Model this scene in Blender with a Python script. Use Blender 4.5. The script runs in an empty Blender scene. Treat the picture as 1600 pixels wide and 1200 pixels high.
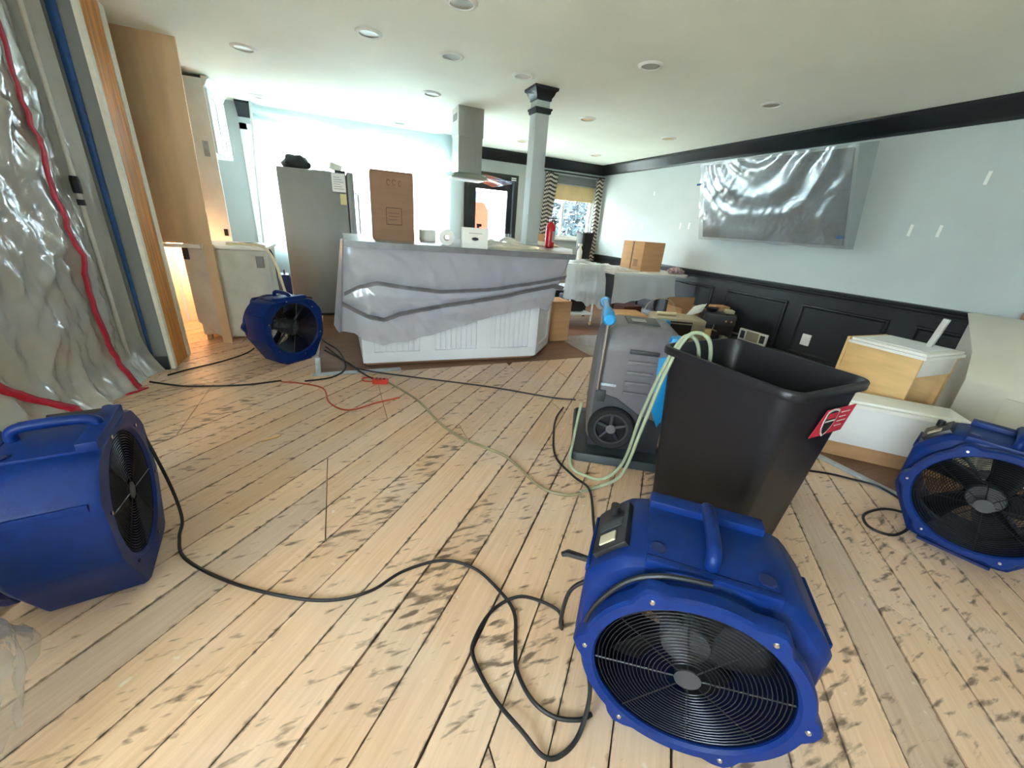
import bpy, bmesh, math, random
from mathutils import Vector, Matrix, noise
random.seed(7)
SC = bpy.context.scene
COL = SC.collection
PI = math.pi
# ---------------------------------------------------------------- camera
CAM_H, F_PX, PITCH, ROLL, YAW = 1.27, 605.0, 0.385, 0.0765, 0.4285
cam = bpy.data.cameras.new('camera'); camo = bpy.data.objects.new('camera', cam); COL.objects.link(camo)
cam.sensor_width = 36.0; cam.lens = F_PX / 1600 * 36.0; cam.clip_start = 0.02; cam.clip_end = 200
fw = Vector((math.sin(YAW) * math.cos(PITCH), math.cos(YAW) * math.cos(PITCH), -math.sin(PITCH)))
rt = Vector((math.cos(YAW), -math.sin(YAW), 0)); up = rt.cross(fw)
r2 = rt * math.cos(ROLL) + up * math.sin(ROLL); u2 = up * math.cos(ROLL) - rt * math.sin(ROLL)
camo.matrix_world = Matrix(((r2.x, u2.x, -fw.x, 0), (r2.y, u2.y, -fw.y, 0), (r2.z, u2.z, -fw.z, CAM_H), (0, 0, 0, 1)))
SC.camera = camo
# ---------------------------------------------------------------- view, sky, daylight
SC.view_settings.view_transform = 'Standard'; SC.view_settings.look = 'None'
SC.view_settings.gamma = 1.0; SC.view_settings.use_curve_mapping = False
SC.view_settings.exposure = 2.08
SKY = 13.0
w = bpy.data.worlds.new('sky'); SC.world = w; w.use_nodes = True
w.node_tree.nodes['Background'].inputs[0].default_value = (0.82, 0.94, 1.04, 1)
w.node_tree.nodes['Background'].inputs[1].default_value = SKY
SC.cycles.use_denoising = True
SC.cycles.max_bounces = 10; SC.cycles.diffuse_bounces = 5; SC.cycles.glossy_bounces = 4
SC.cycles.transmission_bounces = 6; SC.cycles.transparent_max_bounces = 16
SC.cycles.sample_clamp_indirect = 30.0
SUN = 20.0
sl = bpy.data.lights.new('sun', 'SUN'); sl.energy = SUN; sl.angle = .02; sl.color = (1, .98, .95)
so = bpy.data.objects.new('sun', sl); COL.objects.link(so)
so.rotation_euler = Vector((.55, .14, -.80)).to_track_quat('-Z', 'Y').to_euler()     # shines from the left, high, onto the yards
def portal(name, loc, rot, sx, sz):
    l = bpy.data.lights.new(name, 'AREA'); l.shape = 'RECTANGLE'; l.size = sx; l.size_y = sz; l.cycles.is_portal = True
    o = bpy.data.objects.new(name, l); COL.objects.link(o); o.location = loc; o.rotation_euler = rot
XR, YB, YK, CEIL = 4.80, 7.05, 6.55, 2.44
portal('portal_kitchen', (0.32, YK + .12, 1.5), (-PI / 2, 0, 0), 2.4, 1.3)
portal('portal_door', (2.56, YB + .12, 1.1), (-PI / 2, 0, 0), .72, 1.6)
portal('portal_dining', (4.2, YB + .12, 1.55), (-PI / 2, 0, 0), .95, 1.0)
portal('portal_left', (-2.41, -1.2, 1.45), (0, -PI / 2, 0), 1.25, 1.35)  # sky sampling for the added left window
# ---------------------------------------------------------------- materials
def lin(c):
    return tuple(((v / 255) / 12.92 if v / 255 <= .04045 else ((v / 255 + .055) / 1.055) ** 2.4) for v in c)
def N(nt, t, x=0, **kw):
    n = nt.nodes.new(t)
    for k, v in kw.items(): setattr(n, k, v)
    return n
def mat(name, rgb, rough=.5, metal=0., var=.0, scale=6., bump=0., bscale=40., spec=.5, stretch=(1, 1, 1), rgb2=None):
    m = bpy.data.materials.new(name); m.use_nodes = True; nt = m.node_tree; b = nt.nodes['Principled BSDF']
    c = lin(rgb); b.inputs['Base Color'].default_value = (*c, 1); b.inputs['Roughness'].default_value = rough
    b.inputs['Metallic'].default_value = metal; b.inputs['Specular IOR Level'].default_value = spec
    tc = N(nt, 'ShaderNodeTexCoord'); mp = N(nt, 'ShaderNodeMapping'); mp.inputs['Scale'].default_value = stretch
    nt.links.new(tc.outputs['Object'], mp.inputs['Vector'])
    if var or rgb2:
        no = N(nt, 'ShaderNodeTexNoise'); no.inputs['Scale'].default_value = scale; no.inputs['Detail'].default_value = 5
        nt.links.new(mp.outputs['Vector'], no.inputs['Vector'])
        cr = N(nt, 'ShaderNodeValToRGB'); nt.links.new(no.outputs['Fac'], cr.inputs['Fac'])
        lo = lin(rgb2) if rgb2 else tuple(v * (1 - var) for v in c); hi = c if rgb2 else tuple(min(1, v * (1 + var)) for v in c)
        cr.color_ramp.elements[0].position = .35; cr.color_ramp.elements[1].position = .65
        cr.color_ramp.elements[0].color = (*lo, 1); cr.color_ramp.elements[1].color = (*hi, 1)
        nt.links.new(cr.outputs['Color'], b.inputs['Base Color'])
    if bump:
        n2 = N(nt, 'ShaderNodeTexNoise'); n2.inputs['Scale'].default_value = bscale; n2.inputs['Detail'].default_value = 3
        nt.links.new(mp.outputs['Vector'], n2.inputs['Vector'])
        bp = N(nt, 'ShaderNodeBump'); bp.inputs['Strength'].default_value = bump; bp.inputs['Distance'].default_value = .01
        nt.links.new(n2.outputs['Fac'], bp.inputs['Height']); nt.links.new(bp.outputs['Normal'], b.inputs['Normal'])
    return m
def film(name, clear, rgb=(235, 240, 240), gloss=.22, rough=.15, bump=.4, bscale=14., trans=.45):
    m = bpy.data.materials.new(name); m.use_nodes = True; nt = m.node_tree; nt.nodes.clear()
    out = N(nt, 'ShaderNodeOutputMaterial'); c = (*lin(rgb), 1)
    di = N(nt, 'ShaderNodeBsdfDiffuse'); di.inputs['Color'].default_value = c
    tl = N(nt, 'ShaderNodeBsdfTranslucent'); tl.inputs['Color'].default_value = c
    gl = N(nt, 'ShaderNodeBsdfGlossy'); gl.inputs['Roughness'].default_value = rough
    tp = N(nt, 'ShaderNodeBsdfTransparent')
    a = N(nt, 'ShaderNodeMixShader'); a.inputs[0].default_value = trans
    nt.links.new(di.outputs[0], a.inputs[1]); nt.links.new(tl.outputs[0], a.inputs[2])
    b = N(nt, 'ShaderNodeMixShader'); b.inputs[0].default_value = clear
    nt.links.new(a.outputs[0], b.inputs[1]); nt.links.new(tp.outputs[0], b.inputs[2])
    d = N(nt, 'ShaderNodeMixShader')
    fr = N(nt, 'ShaderNodeLayerWeight'); fr.inputs['Blend'].default_value = .5
    mu = N(nt, 'ShaderNodeMath', operation='MULTIPLY_ADD'); mu.inputs[1].default_value = .5; mu.inputs[2].default_value = gloss * .5
    pw = N(nt, 'ShaderNodeMath', operation='POWER'); pw.inputs[1].default_value = 3.0; nt.links.new(fr.outputs['Facing'], pw.inputs[0])
    nt.links.new(pw.outputs[0], mu.inputs[0]); nt.links.new(mu.outputs[0], d.inputs[0])
    nt.links.new(b.outputs[0], d.inputs[1]); nt.links.new(gl.outputs[0], d.inputs[2])
    tc = N(nt, 'ShaderNodeTexCoord'); no = N(nt, 'ShaderNodeTexNoise'); no.inputs['Scale'].default_value = bscale
    no.inputs['Detail'].default_value = 4; no.inputs['Distortion'].default_value = 1.5
    nt.links.new(tc.outputs['Object'], no.inputs['Vector'])
    bp = N(nt, 'ShaderNodeBump'); bp.inputs['Strength'].default_value = bump; bp.inputs['Distance'].default_value = .02
    nt.links.new(no.outputs['Fac'], bp.inputs['Height'])
    for s in (di, tl, gl, fr): nt.links.new(bp.outputs['Normal'], s.inputs['Normal'])
    nt.links.new(d.outputs[0], out.inputs[0])
    return m
def glass(name, tint=(1, 1, 1), gloss=.08):
    m = bpy.data.materials.new(name); m.use_nodes = True; nt = m.node_tree; nt.nodes.clear()
    out = N(nt, 'ShaderNodeOutputMaterial'); tp = N(nt, 'ShaderNodeBsdfTransparent'); tp.inputs[0].default_value = (*tint, 1)
    gl = N(nt, 'ShaderNodeBsdfGlossy'); gl.inputs['Roughness'].default_value = .03
    x = N(nt, 'ShaderNodeMixShader'); x.inputs[0].default_value = gloss
    nt.links.new(tp.outputs[0], x.inputs[1]); nt.links.new(gl.outputs[0], x.inputs[2]); nt.links.new(x.outputs[0], out.inputs[0])
    return m
def plank_mat(name, ang, base, dark, grey, stain=1.0):
    m = bpy.data.materials.new(name); m.use_nodes = True; nt = m.node_tree; b = nt.nodes['Principled BSDF']; L = nt.links.new
    tc = N(nt, 'ShaderNodeTexCoord'); oi = N(nt, 'ShaderNodeObjectInfo')
    rot = N(nt, 'ShaderNodeMapping'); rot.inputs['Rotation'].default_value = (0, 0, -ang); L(tc.outputs['Object'], rot.inputs['Vector'])
    off = N(nt, 'ShaderNodeVectorMath', operation='SCALE'); off.inputs[0].default_value = (7, 3, 5); L(oi.outputs['Random'], off.inputs['Scale'])
    ad = N(nt, 'ShaderNodeVectorMath', operation='ADD'); L(rot.outputs[0], ad.inputs[0]); L(off.outputs[0], ad.inputs[1])
    st = N(nt, 'ShaderNodeMapping'); st.inputs['Scale'].default_value = (1.2, 22, 1); L(ad.outputs[0], st.inputs['Vector'])
    g = N(nt, 'ShaderNodeTexNoise'); g.inputs['Scale'].default_value = 3; g.inputs['Detail'].default_value = 6; g.inputs['Distortion'].default_value = .6
    L(st.outputs[0], g.inputs['Vector'])
    cr = N(nt, 'ShaderNodeValToRGB'); L(g.outputs['Fac'], cr.inputs['Fac'])
    e = cr.color_ramp.elements; e[0].position = .25; e[0].color = (*lin(dark), 1); e[1].position = .7; e[1].color = (*lin(base), 1)
    # board to board tint
    rr = N(nt, 'ShaderNodeValToRGB'); L(oi.outputs['Random'], rr.inputs['Fac'])
    rr.color_ramp.elements[0].color = (*lin(base), 1); rr.color_ramp.elements[1].position = .93; rr.color_ramp.elements[1].color = (*lin(grey), 1)
    k = rr.color_ramp.elements.new(.72); k.color = (*lin(dark), 1)
    k = rr.color_ramp.elements.new(.86); k.color = (*lin(base), 1)
    mx = N(nt, 'ShaderNodeMixRGB'); mx.inputs[0].default_value = .42; L(cr.outputs[0], mx.inputs[1]); L(rr.outputs[0], mx.inputs[2])
    # broad patches of paler wear
    p = N(nt, 'ShaderNodeTexNoise'); p.inputs['Scale'].default_value = 1.7; p.inputs['Detail'].default_value = 5; L(tc.outputs['Object'], p.inputs['Vector'])
    pr = N(nt, 'ShaderNodeValToRGB'); L(p.outputs['Fac'], pr.inputs['Fac']); pr.color_ramp.elements[0].position = .42; pr.color_ramp.elements[1].position = .75
    m2 = N(nt, 'ShaderNodeMixRGB'); m2.inputs[2].default_value = (*lin((204, 192, 182)), 1); L(mx.outputs[0], m2.inputs[1])
    pm = N(nt, 'ShaderNodeMath', operation='MULTIPLY'); pm.inputs[1].default_value = .55 * stain; L(pr.outputs[0], pm.inputs[0]); L(pm.outputs[0], m2.inputs[0])
    # dark glue smears lying across the boards
    sm = N(nt, 'ShaderNodeMapping'); sm.inputs['Rotation'].default_value = (0, 0, -ang + .55); sm.inputs['Scale'].default_value = (9, 30, 1)
    L(tc.outputs['Object'], sm.inputs['Vector'])
    s = N(nt, 'ShaderNodeTexNoise'); s.inputs['Scale'].default_value = 1.25; s.inputs['Detail'].default_value = 3; s.inputs['Distortion'].default_value = .25; L(sm.outputs[0], s.inputs['Vector'])
    s2 = N(nt, 'ShaderNodeTexNoise'); s2.inputs['Scale'].default_value = 1.1; s2.inputs['Detail'].default_value = 3; L(ad.outputs[0], s2.inputs['Vector'])
    su = N(nt, 'ShaderNodeMath', operation='ADD'); L(s.outputs['Fac'], su.inputs[0])
    sc2 = N(nt, 'ShaderNodeMath', operation='MULTIPLY'); sc2.inputs[1].default_value = .55; L(s2.outputs['Fac'], sc2.inputs[0]); L(sc2.outputs[0], su.inputs[1])
    sr = N(nt, 'ShaderNodeValToRGB'); L(su.outputs[0], sr.inputs['Fac']); sr.color_ramp.elements[0].position = .88; sr.color_ramp.elements[1].position = 1.0
    m3 = N(nt, 'ShaderNodeMixRGB'); m3.inputs[2].default_value = (*lin((74, 58, 46)), 1); L(m2.outputs[0], m3.inputs[1])
    smu = N(nt, 'ShaderNodeMath', operation='MULTIPLY'); smu.inputs[1].default_value = .8 * stain; L(sr.outputs[0], smu.inputs[0]); L(smu.outputs[0], m3.inputs[0])
    # dirt caught along the board edges
    sx = N(nt, 'ShaderNodeSeparateXYZ'); L(rot.outputs[0], sx.inputs[0])
    eo = N(nt, 'ShaderNodeMath', operation='ADD'); eo.inputs[1].default_value = -.034; L(sx.outputs['Y'], eo.inputs[0])
    em = N(nt, 'ShaderNodeMath', operation='PINGPONG'); em.inputs[1].default_value = .076; L(eo.outputs[0], em.inputs[0])
    en = N(nt, 'ShaderNodeTexNoise'); en.inputs['Scale'].default_value = 26; en.inputs['Detail'].default_value = 3; L(tc.outputs['Object'], en.inputs['Vector'])
    es = N(nt, 'ShaderNodeMath', operation='MULTIPLY_ADD'); es.inputs[1].default_value = -.045; es.inputs[2].default_value = .0265; L(en.outputs['Fac'], es.inputs[0])
    ea = N(nt, 'ShaderNodeMath', operation='ADD'); L(em.outputs[0], ea.inputs[0]); L(es.outputs[0], ea.inputs[1])
    er = N(nt, 'ShaderNodeMapRange'); er.inputs['From Min'].default_value = .010; er.inputs['From Max'].default_value = .0; er.inputs['To Min'].default_value = 0; er.inputs['To Max'].default_value = .75 * stain; L(ea.outputs[0], er.inputs['Value'])
    m5 = N(nt, 'ShaderNodeMixRGB'); m5.inputs[2].default_value = (*lin((66, 52, 42)), 1); L(m3.outputs[0], m5.inputs[1]); L(er.outputs[0], m5.inputs[0]); m3 = m5
    # pale specks of plaster
    v = N(nt, 'ShaderNodeTexNoise'); v.inputs['Scale'].default_value = 19; v.inputs['Detail'].default_value = 2; L(tc.outputs['Object'], v.inputs['Vector'])
    vr = N(nt, 'ShaderNodeValToRGB'); L(v.outputs['Fac'], vr.inputs['Fac']); vr.color_ramp.elements[0].position = .70; vr.color_ramp.elements[1].position = .77
    m4 = N(nt, 'ShaderNodeMixRGB'); m4.inputs[2].default_value = (*lin((222, 212, 198)), 1); L(m3.outputs[0], m4.inputs[1])
    vm = N(nt, 'ShaderNodeMath', operation='MULTIPLY'); vm.inputs[1].default_value = .75 * stain; L(vr.outputs[0], vm.inputs[0]); L(vm.outputs[0], m4.inputs[0])
    L(m4.outputs[0], b.inputs['Base Color']); b.inputs['Roughness'].default_value = .5; b.inputs['Specular IOR Level'].default_value = .45
    bp = N(nt, 'ShaderNodeBump'); bp.inputs['Strength'].default_value = .25; bp.inputs['Distance'].default_value = .004; L(g.outputs['Fac'], bp.inputs['Height']); L(bp.outputs[0], b.inputs['Normal'])
    return m
def chevron_mat(name):
    m = bpy.data.materials.new(name); m.use_nodes = True; nt = m.node_tree; b = nt.nodes['Principled BSDF']; L = nt.links.new
    tc = N(nt, 'ShaderNodeTexCoord'); sp = N(nt, 'ShaderNodeSeparateXYZ'); L(tc.outputs['UV'], sp.inputs[0])
    a = N(nt, 'ShaderNodeMath', operation='PINGPONG'); a.inputs[1].default_value = .04; L(sp.outputs['X'], a.inputs[0])
    s = N(nt, 'ShaderNodeMath', operation='ADD'); L(a.outputs[0], s.inputs[0]); L(sp.outputs['Y'], s.inputs[1])
    d = N(nt, 'ShaderNodeMath', operation='MULTIPLY'); d.inputs[1].default_value = 15; L(s.outputs[0], d.inputs[0])
    f = N(nt, 'ShaderNodeMath', operation='FRACT'); L(d.outputs[0], f.inputs[0])
    g = N(nt, 'ShaderNodeMath', operation='GREATER_THAN'); g.inputs[1].default_value = .5; L(f.outputs[0], g.inputs[0])
    x = N(nt, 'ShaderNodeMixRGB'); x.inputs[1].default_value = (*lin((70, 68, 66)), 1); x.inputs[2].default_value = (*lin((214, 208, 196)), 1); L(g.outputs[0], x.inputs[0])
    L(x.outputs[0], b.inputs['Base Color']); b.inputs['Roughness'].default_value = .9
    return m
MT = dict(
    ceil=mat('ceiling_paint', (238, 240, 226), .8, var=.03, scale=1.2, spec=.2),
    grey=mat('grey_wall_paint', (182, 190, 188), .6, var=.03, scale=2, bump=.05, bscale=120, spec=.3),
    shadegrey=mat('shaded_grey_wall_paint', (122, 126, 126), .6, var=.03, scale=2, spec=.3),  # wall grey darkened, the partition's shade put into its colour
    black=mat('black_trim_paint', (27, 32, 36), .38, var=.12, scale=3, bump=.06, bscale=30),
    white=mat('white_paint', (232, 233, 232), .45, var=.02, scale=3),
    island=mat('island_white_paint', (232, 236, 245), .42, var=.02, scale=3),
    offw=mat('aged_white_enamel', (206, 202, 186), .45, var=.03, scale=3),
    trimwhite=mat('white_trim', (238, 236, 228), .5, var=.03, scale=8),
    subfloor=mat('dark_underfloor', (30, 22, 16), .9, var=.3, scale=9),
    plank=plank_mat('worn_subfloor_plank', math.radians(46), (225, 191, 160), (190, 153, 120), (160, 147, 138)),
    laminate=plank_mat('brown_laminate', 0, (132, 92, 62), (98, 64, 42), (120, 86, 60), .15),
    stud=mat('orange_stained_wood', (200, 132, 58), .5, var=.3, scale=4, stretch=(9, 9, .6), bump=.1),
    cardb=mat('cardboard', (188, 146, 104), .85, var=.08, scale=3, bump=.04, bscale=60, stretch=(1, 1, 6)),
    cardd=mat('cardboard_brown', (150, 116, 92), .85, var=.08, scale=3, bump=.04, bscale=60, stretch=(1, 1, 6)),
    ply=mat('brown_plywood', (214, 182, 144), .65, var=.08, scale=2.2, stretch=(5, 5, .7)),
    birch=mat('birch_plywood', (226, 186, 128), .5, var=.1, scale=3, stretch=(1, 1, 6)),
    blue=mat('blue_moulded_plastic', (6, 38, 100), .42, var=.1, scale=30, bump=.05, bscale=220, spec=.22),
    navy=mat('navy_moulded_plastic', (16, 32, 84), .4, var=.1, scale=30),
    blkplastic=mat('black_plastic', (22, 23, 26), .42, var=.15, scale=12, bump=.03, bscale=160),
    canblack=mat('black_bin_plastic', (19, 20, 27), .42, var=.15, scale=4, bump=.05, bscale=200),
    bladeblk=mat('fan_blade_black', (11, 12, 14), .6, var=.15, scale=12, spec=.25),
    shroud=mat('dark_navy_liner', (6, 16, 44), .5, spec=.2),
    rubber=mat('black_rubber', (24, 24, 25), .75, var=.2, scale=20),
    dgrey=mat('dark_grey_plastic', (52, 55, 60), .5, var=.1, scale=14),
    mgrey=mat('machine_grey_plastic', (104, 102, 106), .5, var=.06, scale=18, bump=.06, bscale=240),
    tray=mat('slate_tray_plastic', (54, 62, 66), .55, var=.1, scale=10),
    cyan=mat('bright_blue_plastic', (28, 142, 202), .35, var=.05, scale=10),
    steel=mat('brushed_steel', (176, 174, 168), .32, 1., var=.06, scale=5, stretch=(40, 40, 1)),
    chrome=mat('polished_steel', (205, 205, 205), .12, 1.),
    fridge=mat('grey_fridge_enamel', (134, 136, 132), .42, .2, var=.04, scale=3),
    wire=mat('black_wire', (26, 28, 32), .35, .3),
    cord=mat('black_cord_rubber', (24, 24, 26), .5, var=.1, scale=30),
    orange=mat('orange_cord', (196, 78, 44), .5, var=.1, scale=20),
    redp=mat('red_plastic', (206, 62, 46), .45, var=.08, scale=20),
    hose=mat('pale_green_hose', (158, 168, 140), .35, var=.08, scale=20),
    tanhose=mat('olive_tan_hose', (142, 132, 100), .45, var=.08, scale=20),
    cream=mat('cream_hose', (226, 212, 176), .45, var=.05, scale=20),
    redzip=mat('red_zipper_tape', (176, 14, 44), .55, var=.12, scale=30),
    bluetape=mat('blue_painters_tape', (26, 72, 128), .6, var=.12, scale=14),
    ducttape=mat('grey_duct_tape', (112, 113, 118), .38, .15, var=.14, scale=12, bump=.2, bscale=50),
    pole=mat('pale_grey_pole', (196, 196, 190), .4, .2),
    strip=mat('silver_tape', (176, 186, 194), .4, .3, var=.12, scale=14),
    drywall=mat('raw_drywall_edge', (226, 222, 208), .9, var=.05, scale=20),
    insul=mat('white_insulation_blanket', (206, 204, 196), .95, var=.09, scale=5, bump=.5, bscale=26),
    paper=mat('white_paper', (232, 232, 226), .8, var=.02),
    note=mat('yellow_note_paper', (222, 208, 152), .8, var=.06),
    ink=mat('grey_print', (150, 150, 148), .8), darkink=mat('dark_brown_print', (96, 70, 56), .85),
    glassware=glass('clear_glassware', (.93, .96, .96), .16), pane=glass('window_pane', (.97, .99, 1), .05),
    canopy=glass('greenish_canopy_glass', (.88, .97, .95), .2),
    red=mat('red_enamel', (196, 22, 32), .28), warmlamp=mat('beige_lamp_reflector', (186, 180, 158), .4, .2),
    greylamp=mat('grey_lamp_reflector', (150, 148, 134), .45, .2), amber=mat('amber_lamp_reflector', (224, 190, 140), .4),
    shade=mat('beige_window_shade', (206, 184, 138), .9, var=.05), blind=mat('grey_blind', (118, 124, 126), .7),
    chevron=chevron_mat('chevron_fabric'), cloth=mat('patterned_cloth', (196, 176, 176), .9, rgb2=(120, 90, 96), scale=30),
    bag=mat('black_bag_fabric', (28, 28, 28), .7, var=.3, scale=14, bump=.6, bscale=18),
    concrete=mat('patio_concrete', (200, 208, 198), .9, var=.08, scale=2), leaf=mat('blue_green_leaf', (34, 48, 52), .6, rgb2=(66, 82, 88), scale=5),
    bark=mat('bark', (84, 70, 58), .9, var=.2, scale=9), fence=mat('blue_grey_fence_board', (56, 58, 86), .8, var=.1, scale=4), outorange=mat('orange_patio_cover', (150, 50, 20), .8),
    film_win=film('window_plastic_film', .26, (194, 212, 218), .10, .25, .35, 5., .5),
    film_wall=film('barrier_plastic_film', .32, (222, 222, 216), .42, .09, .35, 9., .3),
    film_bag=film('bag_plastic_film', .6, (220, 222, 218), .42, .12, .3, 7., .3),
    film_island=film('island_plastic_film', .34, (206, 213, 228), .26, .2, .25, 6., .3),
    film_tv=film('tv_plastic_film', .56, (160, 172, 176), .32, .20, .22, 7., .15),
    film_table=film('table_plastic_film', .34, (222, 230, 232), .16, .2, .25, 8., .4),
    film_floor=film('floor_plastic_film', .66, (210, 214, 214), .25, .2, .5, 8., .2),
    film_cream=film('counter_plastic_film', .3, (240, 238, 220), .14, .25, .3, 9., .5),
    tvglass=mat('tv_black', (18, 19, 21), .2), labelred=mat('red_label', (186, 40, 58), .5, var=.05), labelgrey=mat('pale_label_print', (196, 190, 186), .5), labelblk=mat('black_label_print', (30, 28, 30), .5),
    brass=mat('tan_plastic_part', (206, 176, 120), .5), beige=mat('beige_appliance', (176, 168, 142), .5, var=.06), rust=mat('dark_red_brown_box', (92, 52, 36), .8),
)
# ---------------------------------------------------------------- mesh helpers
class MB:
    def __init__(s): s.v = []; s.f = []
    def add(s, vs, fs):
        o = len(s.v); s.v += [tuple(p) for p in vs]; s.f += [tuple(i + o for i in q) for q in fs]; return s
    def box(s, x0, x1, y0, y1, z0, z1, M=None):
        vs = [Vector((x, y, z)) for z in (z0, z1) for y in (y0, y1) for x in (x0, x1)]
        if M: vs = [M @ v for v in vs]
        return s.add(vs, [(0, 2, 3, 1), (4, 5, 7, 6), (0, 1, 5, 4), (2, 6, 7, 3), (0, 4, 6, 2), (1, 3, 7, 5)])
    def prism(s, pts, z0, z1, M=None):
        n = len(pts); vs = [Vector((p[0], p[1], z)) for z in (z0, z1) for p in pts]
        if M: vs = [M @ v for v in vs]
        return s.add(vs, [tuple(range(n - 1, -1, -1)), tuple(range(n, 2 * n))] + [(i, (i + 1) % n, n + (i + 1) % n, n + i) for i in range(n)])
    def loft(s, loops, close=False, cap=(True, True)):
        n = len(loops[0]); k = len(loops); fs = []
        for a in range(k if close else k - 1):
            b = (a + 1) % k
            fs += [(a * n + i, a * n + (i + 1) % n, b * n + (i + 1) % n, b * n + i) for i in range(n)]
        if not close:
            if cap[0]: fs.append(tuple(range(n - 1, -1, -1)))
            if cap[1]: fs.append(tuple(range((k - 1) * n, k * n)))
        return s.add([p for l in loops for p in l], fs)
    def tube(s, path, r, n=8, closed=False):
        P = [Vector(p) for p in path]; k = len(P); loops = []; prev = None
        for i in range(k):
            t = (P[(i + 1) % k] - P[i - 1]) if closed else (P[min(i + 1, k - 1)] - P[max(i - 1, 0)])
            t = t.normalized() if t.length > 1e-9 else Vector((0, 0, 1))
            if prev is None:
                a = Vector((0, 0, 1)) if abs(t.z) < .9 else Vector((1, 0, 0)); u = t.cross(a).normalized()
            else:
                u = prev - t * prev.dot(t); u = u.normalized() if u.length > 1e-6 else t.orthogonal().normalized()
            prev = u; v = t.cross(u); rr = r[i] if isinstance(r, (list, tuple)) else r
            loops.append([P[i] + (u * math.cos(2 * PI * j / n) + v * math.sin(2 * PI * j / n)) * rr for j in range(n)])
        return s.loft(loops, close=closed)
    def lathe(s, prof, c=(0, 0, 0), n=24, axis='z', cap=(True, True)):
        loops = []
        for r, h in prof:
            l = []
            for j in range(n):
                a = 2 * PI * j / n; x, y = r * math.cos(a), r * math.sin(a)
                p = {'z': (x, y, h), 'y': (x, h, y), 'x': (h, x, y)}[axis]
                l.append(Vector(c) + Vector(p))
            loops.append(l)
        return s.loft(loops, cap=cap)
    def grid(s, fn, nu, nv):
        vs = [fn(i / nu, j / nv) for j in range(nv + 1) for i in range(nu + 1)]
        return s.add(vs, [(j * (nu + 1) + i, j * (nu + 1) + i + 1, (j + 1) * (nu + 1) + i + 1, (j + 1) * (nu + 1) + i) for j in range(nv) for i in range(nu)])
    def build(s, name, m, parent=None, bevel=0, seg=2, smooth=40, loc=None, rz=0, fix=True, uv=None, thick=0):
        me = bpy.data.meshes.new(name); me.from_pydata(s.v, [], s.f); me.update()
        if fix or bevel:
            bm = bmesh.new(); bm.from_mesh(me)
            if fix: bmesh.ops.recalc_face_normals(bm, faces=bm.faces)
            if bevel:
                es = [e for e in bm.edges if len(e.link_faces) == 2 and e.calc_face_angle(0) > .5]
                bmesh.ops.bevel(bm, geom=es, offset=bevel, segments=seg, affect='EDGES', profile=.6, clamp_overlap=True)
            bm.to_mesh(me); bm.free()
        if uv:
            ul = me.uv_layers.new()
            for lp in me.loops: ul.data[lp.index].uv = uv(me.vertices[lp.vertex_index].co, lp.vertex_index)
        if smooth:
            me.shade_smooth(); me.set_sharp_from_angle(angle=math.radians(smooth))
        me.materials.append(MT[m] if isinstance(m, str) else m)
        o = bpy.data.objects.new(name, me); COL.objects.link(o)
        if parent: o.parent = parent
        if loc: o.location = loc
        o.rotation_euler[2] = rz
        if thick:
            md = o.modifiers.new('thickness', 'SOLIDIFY'); md.thickness = thick; md.offset = 0
        return o
def tag(o, label, cat, group=None):
    o['label'] = label; o['category'] = cat
    if group: o['group'] = group
    return o
def thing(name, label, cat, loc=(0, 0, 0), rz=0, group=None):
    o = bpy.data.objects.new(name, None); COL.objects.link(o); o.location = loc; o.rotation_euler[2] = rz; o.empty_display_size = .1
    return tag(o, label, cat, group)
def struct(o): o['kind'] = 'structure'; return o
def copy_tree(o, parent=None):
    c = o.copy(); COL.objects.link(c)
    if parent: c.parent = parent
    for ch in list(o.children): copy_tree(ch, c)
    return c
def spline(pts, k=6, closed=False):
    P = [Vector(p) if len(p) == 3 else Vector((p[0], p[1], 0)) for p in pts]; n = len(P); out = []
    for i in range(n if closed else n - 1):
        g = (lambda j: P[j % n]) if closed else (lambda j: P[max(0, min(n - 1, j))])
        a, b, c, d = g(i - 1), g(i), g(i + 1), g(i + 2)
        for t in range(k):
            t /= k; out.append(.5 * (2 * b + (c - a) * t + (2 * a - 5 * b + 4 * c - d) * t * t + (3 * b - a - 3 * c + d) * t ** 3))
    if not closed: out.append(P[-1])
    return out
def rrect(hx, hy, r, z, n=5, cx=0, cy=0):
    out = []
    for sx, sy, a0 in ((1, 1, 0), (-1, 1, PI / 2), (-1, -1, PI), (1, -1, 1.5 * PI)):
        for i in range(n + 1):
            a = a0 + i / n * PI / 2
            out.append(Vector((cx + sx * (hx - r) + r * math.cos(a), cy + sy * (hy - r) + r * math.sin(a), z)))
    return out
def nz(x, y, z=0.): return noise.noise(Vector((x, y, z)))
# ================================================================ SETTING
fl = struct(MB().box(-2.5, 5.0, -2.4, 7.3, -.12, -.024).build('floor', 'subfloor', smooth=0))
def clip(poly, n, d, keep_ge=True):
    out = []; s = 1 if keep_ge else -1
    for i in range(len(poly)):
        a, b = poly[i], poly[(i + 1) % len(poly)]
        da, db = s * (a[0] * n[0] + a[1] * n[1] - d), s * (b[0] * n[0] + b[1] * n[1] - d)
        if da >= 0: out.append(a)
        if (da > 0 > db) or (da < 0 < db):
            t = da / (da - db); out.append((a[0] + (b[0] - a[0]) * t, a[1] + (b[1] - a[1]) * t))
    return out
def area(p): return abs(sum(p[i][0] * p[(i + 1) % len(p)][1] - p[(i + 1) % len(p)][0] * p[i][1] for i in range(len(p)))) / 2 if len(p) > 2 else 0
AL = math.radians(46); NN = (math.sin(AL), -math.cos(AL))
REG = [(-2.3, -2.2), (2.83, -2.2), (2.83, 3.385), (-.25, 3.385), (-.25, 6.5), (-2.3, 6.5)]
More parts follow.
